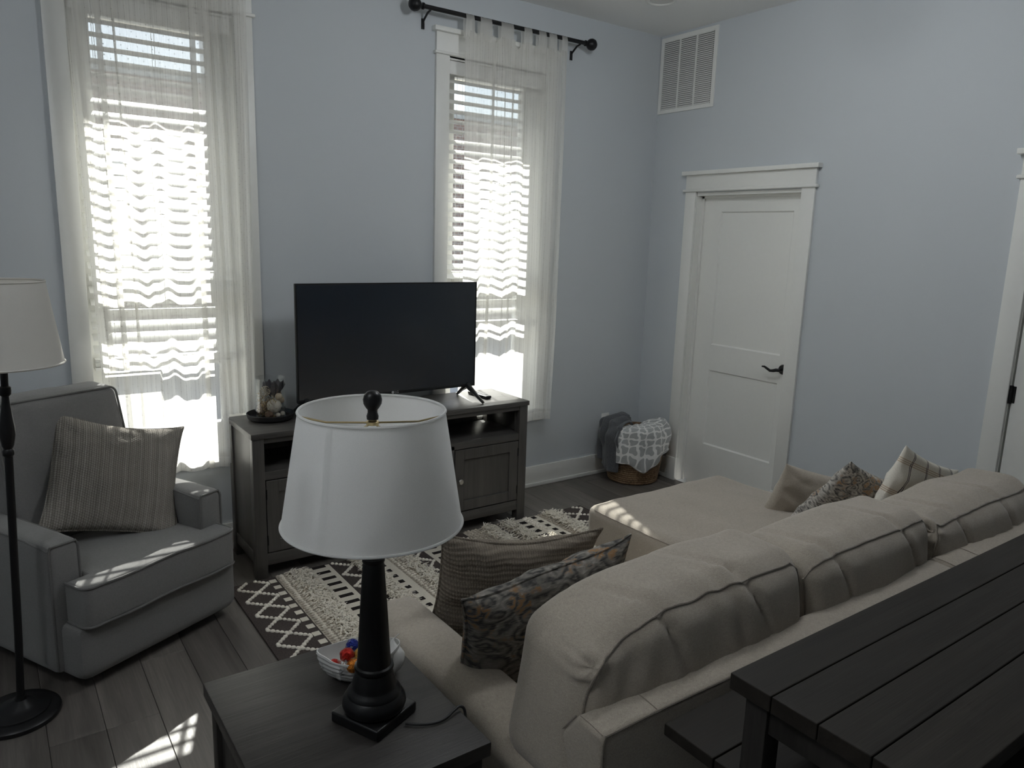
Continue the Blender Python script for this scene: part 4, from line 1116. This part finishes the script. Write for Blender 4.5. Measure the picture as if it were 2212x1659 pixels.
# ================================================================== SOFA
def make_sofa():
    t = thing('sectional_sofa', 'beige linen sectional sofa with a chaise and loose back cushions', 'sofa', (-2.0, -2.25, 0))
    m, p = M['sofa'], M['sofapipe']
    soft = lambda amp, f: (lambda q, n: q+n*amp*noise.noise(q*f))
    b = B(); rbox(b, (-3.045, -2.43, .282), (.20, 1.135, .445), .045, 16, soft(.004, 7), (.006, .008, .012)); wobj('arm', b, m, t)
    b = B(); rbox(b, (-2.40, -2.45, .14), (1.09, 1.02, .16), .03, 8); wobj('seat_base', b, m, t)
    b = B(); rbox(b, (-2.395, -2.36, .275), (1.085, .82, .135), .045, 14, soft(.005, 6), (.004, .012, .016)); wobj('seat_cushion', b, m, t)
    b = B(); rbox(b, (-1.352, -2.27, .17), (1.015, 1.42, .24), .05, 10); wobj('chaise_base', b, m, t)
    def chd(q, n):
        q = q+n*.005*noise.noise(q*5)
        if n.z > .3: q.z += .006*noise.noise(Vector((q.x*9, q.y*3, 2)))
        return q
    b = B(); rbox(b, (-1.335, -2.13, .385), (.965, 1.31, .200), .045, 26, chd, (.008, .012, .022)); cc = wobj('chaise_cushion', b, m, t)
    tree = BVHTree.FromPolygons([v.co.copy() for v in cc.data.vertices], [tuple(p_.vertices) for p_ in cc.data.polygons]); L0 = Vector(t.location)
    pts = []
    for k in range(40):
        hit = tree.find_nearest(Vector((-1.87, -1.53-k*.03, .515))-L0); pts.append(hit[0]+hit[1]*.001+L0)
    b = B(); tube(b, pts, .0026, 6); wobj('seam', b, p, cc)
    pts = []
    for k in range(34):
        hit = tree.find_nearest(Vector((-1.77+k*.027, -1.42, .515))-L0); pts.append(hit[0]+hit[1]*.001+L0)
    b = B(); tube(b, pts, .0026, 6); wobj('seam', b, p, cc)
    for sx, sy in ((-1.80, -1.62), (-.90, -1.62), (-3.08, -1.93), (-.90, -2.93), (-3.08, -2.93)):
        b = B(); box(b, sx-.03, sx+.03, sy-.03, sy+.03, .0145, .07, .004); wobj('foot', b, M['darkwoodv'], t)
    # back frames: sloped front, boxed top
    for x0, x1 in ((-3.112, -1.556), (-1.546, -.80)):
        prof = [(-3.012, .05), (-3.012, .700), (-2.930, .706), (-2.770, .50), (-2.740, .05)]
        b = B(); A_ = [b.verts.new((x0, y, z)) for y, z in prof]; C_ = [b.verts.new((x1, y, z)) for y, z in prof]
        b.faces.new(A_); b.faces.new(C_[::-1])
        for k in range(5): b.faces.new((A_[k], A_[(k+1) % 5], C_[(k+1) % 5], C_[k]))
        bmesh.ops.bevel(b, geom=b.edges[:], offset=.016, segments=4, affect='EDGES', profile=.5)
        f = wobj('back_frame', b, m, t)
        b = B()
        tube(b, [(x0+.004, -3.0105, z) for z in (.08, .3, .5, .68)]+[(x0+.012, -3.009, .697)]+[(x0+(x1-x0)*k/8, -3.009, .6985+.0015*math.sin(k*2.2)) for k in range(1, 8)]+[(x1-.01, -3.009, .697)], .0032, 6)
        for xx in (x0+.006, x0+.17):
            tube(b, [(xx, -3.006, .7005), (xx, -2.97, .705), (xx, -2.935, .7055)], .0012, 6)
        tube(b, [(x0+.003, -2.925, .700), (x0+.003, -2.775, .505)], .0022, 6)
        wobj('piping', b, p, f)
    # three loose back cushions
    def back_cushion(x0, x1, zt, tucks, seed, knots, droop=0, earside=1):
        w = x1-x0; c = Vector(((x0+x1)/2, -2.800, .475+(zt-.475)/2)); hy, hz = .135, (zt-.475)/2; hx = w/2; r = .072
        def disp(q, n):
            # sagging, pulled corners
            q = q+n*.011*noise.noise(Vector((q.x*4+seed, q.y*4, q.z*4)))
            # fine radiating wrinkles on the rear and the top near the seam
            e = math.exp(-((q.y+hy)/.12)**2)*math.exp(-((q.z-hz)/.22)**2)
            q += n*.0042*e*math.sin((q.x*1.0+.28*q.z)*44+7*noise.noise(q*4+Vector((seed, 0, 0))))*(.4+noise.noise(q*6+Vector((seed, 2, 0)))*1.4)
            for tx, slope in tucks:
                tx -= c.x
                if n.y < -.2:      # rear face: crease falls away from the seam
                    dz = hz-r*.3-q.z; xl = tx+slope*dz; dd = q.x-xl
                    a = .024*math.exp(-dz/.13)*(1-.7*math.exp(-(dz/.03)**2))
                    q += n*(-a*math.exp(-(dd/.011)**2)+.22*a*math.exp(-((dd-.03)/.03)**2)+.18*a*math.exp(-((dd+.03)/.03)**2))
                elif n.z > .3:
                    dy = q.y+hy-r*.3; xl = tx-slope*dy*1.2; dd = q.x-xl
                    a = .022*math.exp(-max(0, dy)/.09)*(1-.7*math.exp(-(dy/.03)**2))
                    q += n*(-a*math.exp(-(dd/.011)**2)+.2*a*math.exp(-((dd-.028)/.028)**2))
            for sx in knots:     # gathered corner
                k = Vector((sx*(hx-.03), -hy+.035, hz-.045)); dd = (q-k).length
                ang = math.atan2(q.z-k.z, (q.x-k.x))
                q += n*(-.020*math.exp(-(dd/.013)**2)+.010*math.exp(-((dd-.032)/.015)**2)+.004*math.exp(-(dd/.07)**2)*math.sin(5*ang+seed))
            # corners lean in a little, middle rises
            q.z += .012*(1-(q.x/hx)**2)*max(0, q.z/hz)
            if droop: lf = max(0, -q.x/hx-.1)**2*max(0, .5+.5*q.z/hz); q.x += droop*1.15*lf; q.z -= droop*lf*max(0, q.z/hz)
            ear = max(0, (q.x/hx)*earside)**5*max(0, q.z/hz)**3; q.z += .030*ear; q.x += .012*ear*earside
            q.y += .03*max(0, q.z/hz)**2
            return q
        b = B(); rbox(b, c, (w, 2*hy, 2*hz), r, 64, disp, (.014, .022, .006)); o = wobj('back_cushion', b, m, t, ang=70)
        b = B(); pts = []
        n = 60
        cc0 = r*.2929
        tree = BVHTree.FromObject(o, bpy.context.evaluated_depsgraph_get()) if False else BVHTree.FromPolygons([v.co.copy() for v in o.data.vertices], [tuple(p_.vertices) for p_ in o.data.polygons])
        def seam(q, nn):
            w_ = c+disp(q.copy(), nn)+nn*.05-Vector(t.location); hit = tree.find_nearest(w_)
            return hit[0]+hit[1]*.0018+Vector(t.location)
        nn = Vector((0, -.72, .69))
        for k in range(9): 
            f = k/8; z = -hz+.10+(2*hz-.10-r*.55)*f; pts.append(seam(Vector((-hx+cc0, -hy+cc0, z)), Vector((-.7, -.7, 0))))
        for k in range(n+1):
            f = k/n; x = -hx+.045+(w-.09)*f
            pts.append(seam(Vector((x, -hy+cc0-.012, hz-cc0+.006*(1-(x/hx)**2))), nn))
        for k in range(9):
            f = 1-k/8; z = -hz+.10+(2*hz-.10-r*.55)*f; pts.append(seam(Vector((hx-cc0, -hy+cc0, z)), Vector((.7, -.7, 0))))
        tube(b, pts, .0030, 6); wobj('seam', b, p, o)
    back_cushion(-3.145, -2.270, .872, [(-2.84, .42), (-2.52, .50)], 1.3, (-1,), .085)
    back_cushion(-2.266, -1.530, .848, [(-2.10, .35), (-1.72, .45)], 5.1, ())
    back_cushion(-1.524, -.70, .815, [(-1.33, .35), (-1.0, .4)], 8.7, (-1,))
make_sofa()
K = M['sofapipe']
pillow('throw_pillow', 'brown striped knit pillow in front of the patterned pillow on the sofa', (-2.665, -2.06, .525), (.95, -.25, -.07), (.0, -.28, .96), .57, .47, .17, M['knith'], group=None, pipe=M['knith'], seed=6, sag=.03)
pillow('throw_pillow', 'dark patterned pillow leaning on the nearest sofa back cushion', (-2.775, -2.375, .565), (.99, .0, .03), (-.10, -.30, .95), .60, .46, .18, M['ikat'], group=None, pipe=M['ikat'], seed=9, sag=.0)
pillow('throw_pillow', 'light patterned pillow standing corner up on the chaise', (-.985, -2.285, .528), (.945, .0, -.325), (.31, -.51, .80), .66, .52, .15, M['ikat2'], group=None, pipe=None, seed=12)
pillow('throw_pillow', 'cream pillow with dark and tan stripes at the far end of the sofa', (-.895, -2.515, .635), (.93, .03, -.37), (.33, -.22, .90), .56, .46, .12, M['plaid'], group=None, pipe=None, seed=15)
pillow('throw_pillow', 'plain beige pillow beside the light patterned pillow on the chaise', (-.93, -2.09, .53), (.9, -.35, -.12), (.17, -.3, .93), .46, .30, .14, M['sofa'], group=None, pipe=None, seed=17)

# ================================================================== END TABLE AND WHAT STANDS ON IT
TT = .60
def make_end_table():
    t = thing('end_table', 'dark wood end table in front of the sofa arm', 'end table', (-3.478, -2.495, 0))
    hx, hy = .243, .290
    W, V = M['darkwood'], M['darkwoodv']
    bxo('top', W, t, -hx, hx, -hy, hy, TT-.036, TT, bev=.003)
    for sx in (-1, 1):
        for sy in (-1, 1):
            x, y = sx*(hx-.036), sy*(hy-.036)
            bxo('leg', V, t, x-.022, x+.022, y-.022, y+.022, 0, TT-.036, bev=.003)
    for sx in (-1, 1):
        x = sx*(hx-.032)
        bxo('side_panel', V, t, x-.006, x+.006, -hy+.058, hy-.058, .10, TT-.095, bev=.001)
        for z0, z1 in ((TT-.10, TT-.036), (.07, .12)): bxo('rail', W, t, x-.012, x+.012, -hy+.058, hy-.058, z0, z1, bev=.0015)
    y = -hy+.034
    bxo('back_panel', V, t, -hx+.058, hx-.058, y-.006, y+.006, .09, TT-.036, bev=.001)
    bxo('shelf', W, t, -hx+.05, hx-.05, -hy+.05, hy-.03, .09, .11)
    d = bxo('drawer', W, t, -hx+.06, hx-.06, hy-.05, hy-.026, TT-.19, TT-.05, bev=.002)
    b = B(); ball(b, (0, hy-.012, TT-.12), .014, 2); obj('knob', b, M['steel'], d)
make_end_table()
def make_table_lamp():
    t = thing('table_lamp', 'black column table lamp with a white tapered shade on the end table', 'table lamp', (-3.417, -2.557, TT))
    k = M['blackwood']
    b = B(); box(b, -.071, .071, -.071, .071, 0, .027, .005, 3); o = obj('base', b, k, t); o.rotation_euler = (0, 0, math.radians(24))
    prof = [(.060, .027), (.071, .033), (.0745, .043), (.072, .055), (.066, .064), (.063, .067), (.0625, .072), (.058, .078), (.053, .083), (.0515, .086), (.051, .094), (.048, .104), (.044, .118), (.042, .123), (.0445, .127), (.046, .132), (.0445, .137), (.040, .140), (.0388, .150), (.0355, .20), (.0305, .29), (.0245, .385), (.023, .39), (.0255, .394), (.0255, .402), (.021, .406), (.016, .43), (.012, .44), (.012, .50), (0, .50)]
    b = B(); lathe(b, prof, 40, cap0=False); obj('column', b, k, t)
    R0, R1, z0, z1 = .1995, .158, .487, .747
    b = B(); lathe(b, [(R0, z0), (R0+(R1-R0)*.5, (z0+z1)/2), (R1, z1)], 96, cap0=False, cap1=False); sh = obj('shade', b, M['shade'], t)
    for r, z in ((R0, z0+.003), (R1, z1-.003)):
        b = B(); n = 96; tube(b, [(r*math.cos(2*PI*i/n), r*math.sin(2*PI*i/n), z) for i in range(n)], .0034, 6, closed=True); obj('rim', b, M['shade'], sh)
    # overlapping seam of the shade
    b = B(); a0 = math.radians(211); rows = []
    for i in range(4):
        a = a0+i*.028; rows.append([b.verts.new(((R0+(R1-R0)*j/6+.0014)*math.cos(a), (R0+(R1-R0)*j/6+.0014)*math.sin(a), z0+(z1-z0)*j/6)) for j in range(7)])
    for i in range(3):
        for j in range(6): b.faces.new((rows[i][j], rows[i+1][j], rows[i+1][j+1], rows[i][j+1]))
    obj('seam_strip', b, M['shade'], sh)
    b = B(); hz = .716
    for i in range(3):
        a = math.radians((-22, 150, 60)[i]); tube(b, [(0, 0, hz), (.10*math.cos(a), .10*math.sin(a), hz), ((R1-.002)*math.cos(a), (R1-.002)*math.sin(a), hz+.012)], .0022, 6)
    lathe(b, [(0, hz-.004), (.014, hz-.004), (.014, hz+.003), (.008, hz+.006), (.008, hz+.012), (0, hz+.012)], 20)
    for s in (-1, 1):
        pts = [(s*.012, 0, .49), (s*.045, 0, .53), (s*.052, 0, .60), (s*.042, 0, .67), (s*.022, 0, .703), (s*.006, 0, .712)]
        tube(b, [(x*.81, x*-.58, z) for x, y, z in pts], .0024, 6)
    obj('harp', b, M['brass'], t)
    b = B(); q = .724; lathe(b, [(0, q), (.0125, q), (.0132, q+.007), (.0108, q+.015), (.0108, q+.021), (.0155, q+.027), (.0198, q+.035), (.0208, q+.044), (.0185, q+.054), (.0115, q+.0615), (0, q+.0645)], 28); obj('finial', b, k, t)
    b = B(); tube(b, [(.012, .0, .50), (0, 0, .52), (0, 0, .56)], .018, 12); obj('socket', b, M['brass'], t)
    P = [(-3.372, -2.628, .606), (-3.345, -2.650, .606), (-3.315, -2.664, .606), (-3.285, -2.664, .607), (-3.258, -2.656, .612), (-3.240, -2.650, .613), (-3.228, -2.652, .606), (-3.2255, -2.658, .585), (-3.225, -2.665, .54), (-3.224, -2.67, .40), (-3.2225, -2.672, .20)]
    b = B(); tube(b, smooth([(x+3.417, y+2.557, z-TT) for x, y, z in P], 5), .0034, 8); obj('power_cord', b, M['rubber'], t)
make_table_lamp()
def make_bowl():
    C = Vector((-3.372, -2.375, TT)); rz = math.radians(-17)
    t = thing('candy_dish', 'white ceramic leaf shaped dish with woven ridges on the end table', 'dish', C, rz)
    N = 72
    def rim(a):
        c, s_ = math.cos(a), math.sin(a); L, Wd = .094, .066
        r = 1/math.sqrt((c/L)**2+(s_/Wd)**2)
        r *= 1+.16*math.exp(-((a-PI)/.22)**2)+.10*math.exp(-(min(a, 2*PI-a)/.3)**2)
        z = .064+.016*math.exp(-((a-PI)/.45)**2)+.012*math.exp(-(min(a, 2*PI-a)/.5)**2)
        return r, z
    lev = [(.56, .0), (.60, .001), (.74, .12), (.84, .28), (.91, .46), (.96, .65), (.99, .83), (1.0, .96), (1.0, 1.0), (.975, 1.0), (.94, .84), (.86, .5), (.72, .25), (.5, .12), (.0, .10)]
    b = B(); rings = []
    fine = []
    for i in range(len(lev)-1):
        n = 4 if i < 7 else 2
        for k in range(n): f = k/n; fine.append((lev[i][0]+(lev[i+1][0]-lev[i][0])*f, lev[i][1]+(lev[i+1][1]-lev[i][1])*f, i < 8))
    fine.append((0.0, .10, False))
    for (k, h, outer) in fine:
        ring = []
        for j in range(N):
            a = 2*PI*j/N; r, z = rim(a)
            rr = r*k+(.0013*math.sin(h*34+(1.5 if int(a/(2*PI)*14) % 2 else 0)) if outer and .08 < h < .95 else 0)
            ring.append(b.verts.new((rr*math.cos(a), rr*math.sin(a), z*h)))
        rings.append(ring)
    for A_, B_ in zip(rings, rings[1:]):
        for j in range(N): b.faces.new((A_[j], A_[(j+1) % N], B_[(j+1) % N], B_[j]))
    b.faces.new(rings[0][::-1]); bmesh.ops.remove_doubles(b, verts=b.verts[:], dist=.0002)
    obj('bowl', b, M['ceramic'], t)
    b = B()
    tube(b, smooth([(.070, -.024, .016), (.082, -.018, .028), (.088, -.010, .042), (.088, -.002, .056), (.086, .006, .068), (.090, .012, .078), (.104, .016, .087)], 4), [max(.0015, .020+.007*math.sin(PI*min(1, k/14))-.024*max(0, (k-9)/15)) for k in range(25)], 18)
    obj('curled_stem', b, M['ceramic'], t)
    def candy(m, lab, x, y, z, r, ang, pit=.3):
        q = thing('wrapped_candy', lab, 'candy', (x, y, z))
        q.rotation_euler = (pit, 0, ang)
        b = B(); ball(b, (0, 0, 0), r, 3, (1.05, 1, 1), .16, 16, R.random()*9); obj('foil', b, M[m], q)
        for s in (-1, 1):
            b = B(); n = 12; rows = []
            for i, (rr, xx) in enumerate(((.003, r*.95), (.0025, r*1.15), (.009, r*1.6), (.014, r*2.1))):
                rows.append([b.verts.new((s*xx+.002*math.sin(j*2.3+i), rr*math.cos(2*PI*j/n)*(1+.35*math.sin(j*2.1)*(i > 1)), rr*math.sin(2*PI*j/n)*(.55+.4*math.cos(j*1.7)*(i > 1)))) for j in range(n)])
            for A_, B_ in zip(rows, rows[1:]):
                for j in range(n): b.faces.new((A_[j], A_[(j+1) % n], B_[(j+1) % n], B_[j]))
            obj('wrapper_twist', b, M['cello'], q)
    z = TT
    candy('foil_red', 'bright red wrapped candy on top of the pile in the dish', -3.412, -2.385, z+.070, .0178, .9)
    candy('foil_blue', 'dark blue wrapped candy at the back of the dish', -3.382, -2.350, z+.068, .0175, 1.3, 1.0)
    candy('foil_orange', 'orange wrapped candy at the front rim of the dish', -3.408, -2.418, z+.055, .0178, -.2)
    candy('foil_gold', 'gold wrapped candy between the orange and the blue candies', -3.378, -2.392, z+.064, .0175, .4)
    candy('foil_red', 'dark red wrapped candy low at the left of the dish', -3.440, -2.374, z+.046, .015, -.7)
    candy('foil_white', 'white wrapped candy hidden beside the lamp column', -3.368, -2.417, z+.046, .0145, .1)
    candy('foil_gold', 'gold wrapped candy at the right end of the dish', -3.338, -2.380, z+.044, .0155, 2.0)
    candy('foil_white', 'white wrapped candy under the red one', -3.428, -2.400, z+.040, .013, .5)
make_bowl()

# ================================================================== CONSOLE TABLE BEHIND THE SOFA
def make_sofa_table():
    t = thing('sofa_table', 'dark plank topped console table behind the sofa', 'table', (-2.1, -3.40, 0))
    W, V = M['consolewood'], M['darkwoodv']
    ys = [-3.198, -3.2925, -3.388, -3.487, -3.602]; x0, x1 = -2.959, -1.05
    L = Vector((-2.1, -3.40, 0))
    for a, c in zip(ys[1:], ys): 
        b = B(); box(b, x0, x1, a+.0011, c-.0011, .866, .900, .0022); wobj('plank', b, W, t, smooth=False)
    for x in (x0+.02, x1-.07):
        for y in (-3.225, -3.58):
            b = B(); box(b, x, x+.05, y-.05 if y > -3.4 else y, y if y > -3.4 else y+.05, 0, .866, .003); wobj('leg', b, V, t)
        b = B(); box(b, x+.008, x+.042, -3.53, -3.275, .80, .866, .002); wobj('rail', b, V, t)
    b = B(); box(b, x0+.07, x1-.07, -3.265, -3.24, .80, .866, .002); wobj('rail', b, V, t)
    b = B(); box(b, x0+.07, x1-.07, -3.565, -3.54, .80, .866, .002); wobj('rail', b, V, t)
    sy = [-3.046, -3.182, -3.318, -3.454, -3.59]
    for a, c in zip(sy[1:], sy):
        b = B(); box(b, -2.964, x1-.01, a+.0018, c-.0018, .672, .700, .0025); wobj('shelf_plank', b, W, t, smooth=False)
make_sofa_table()
#@@END3
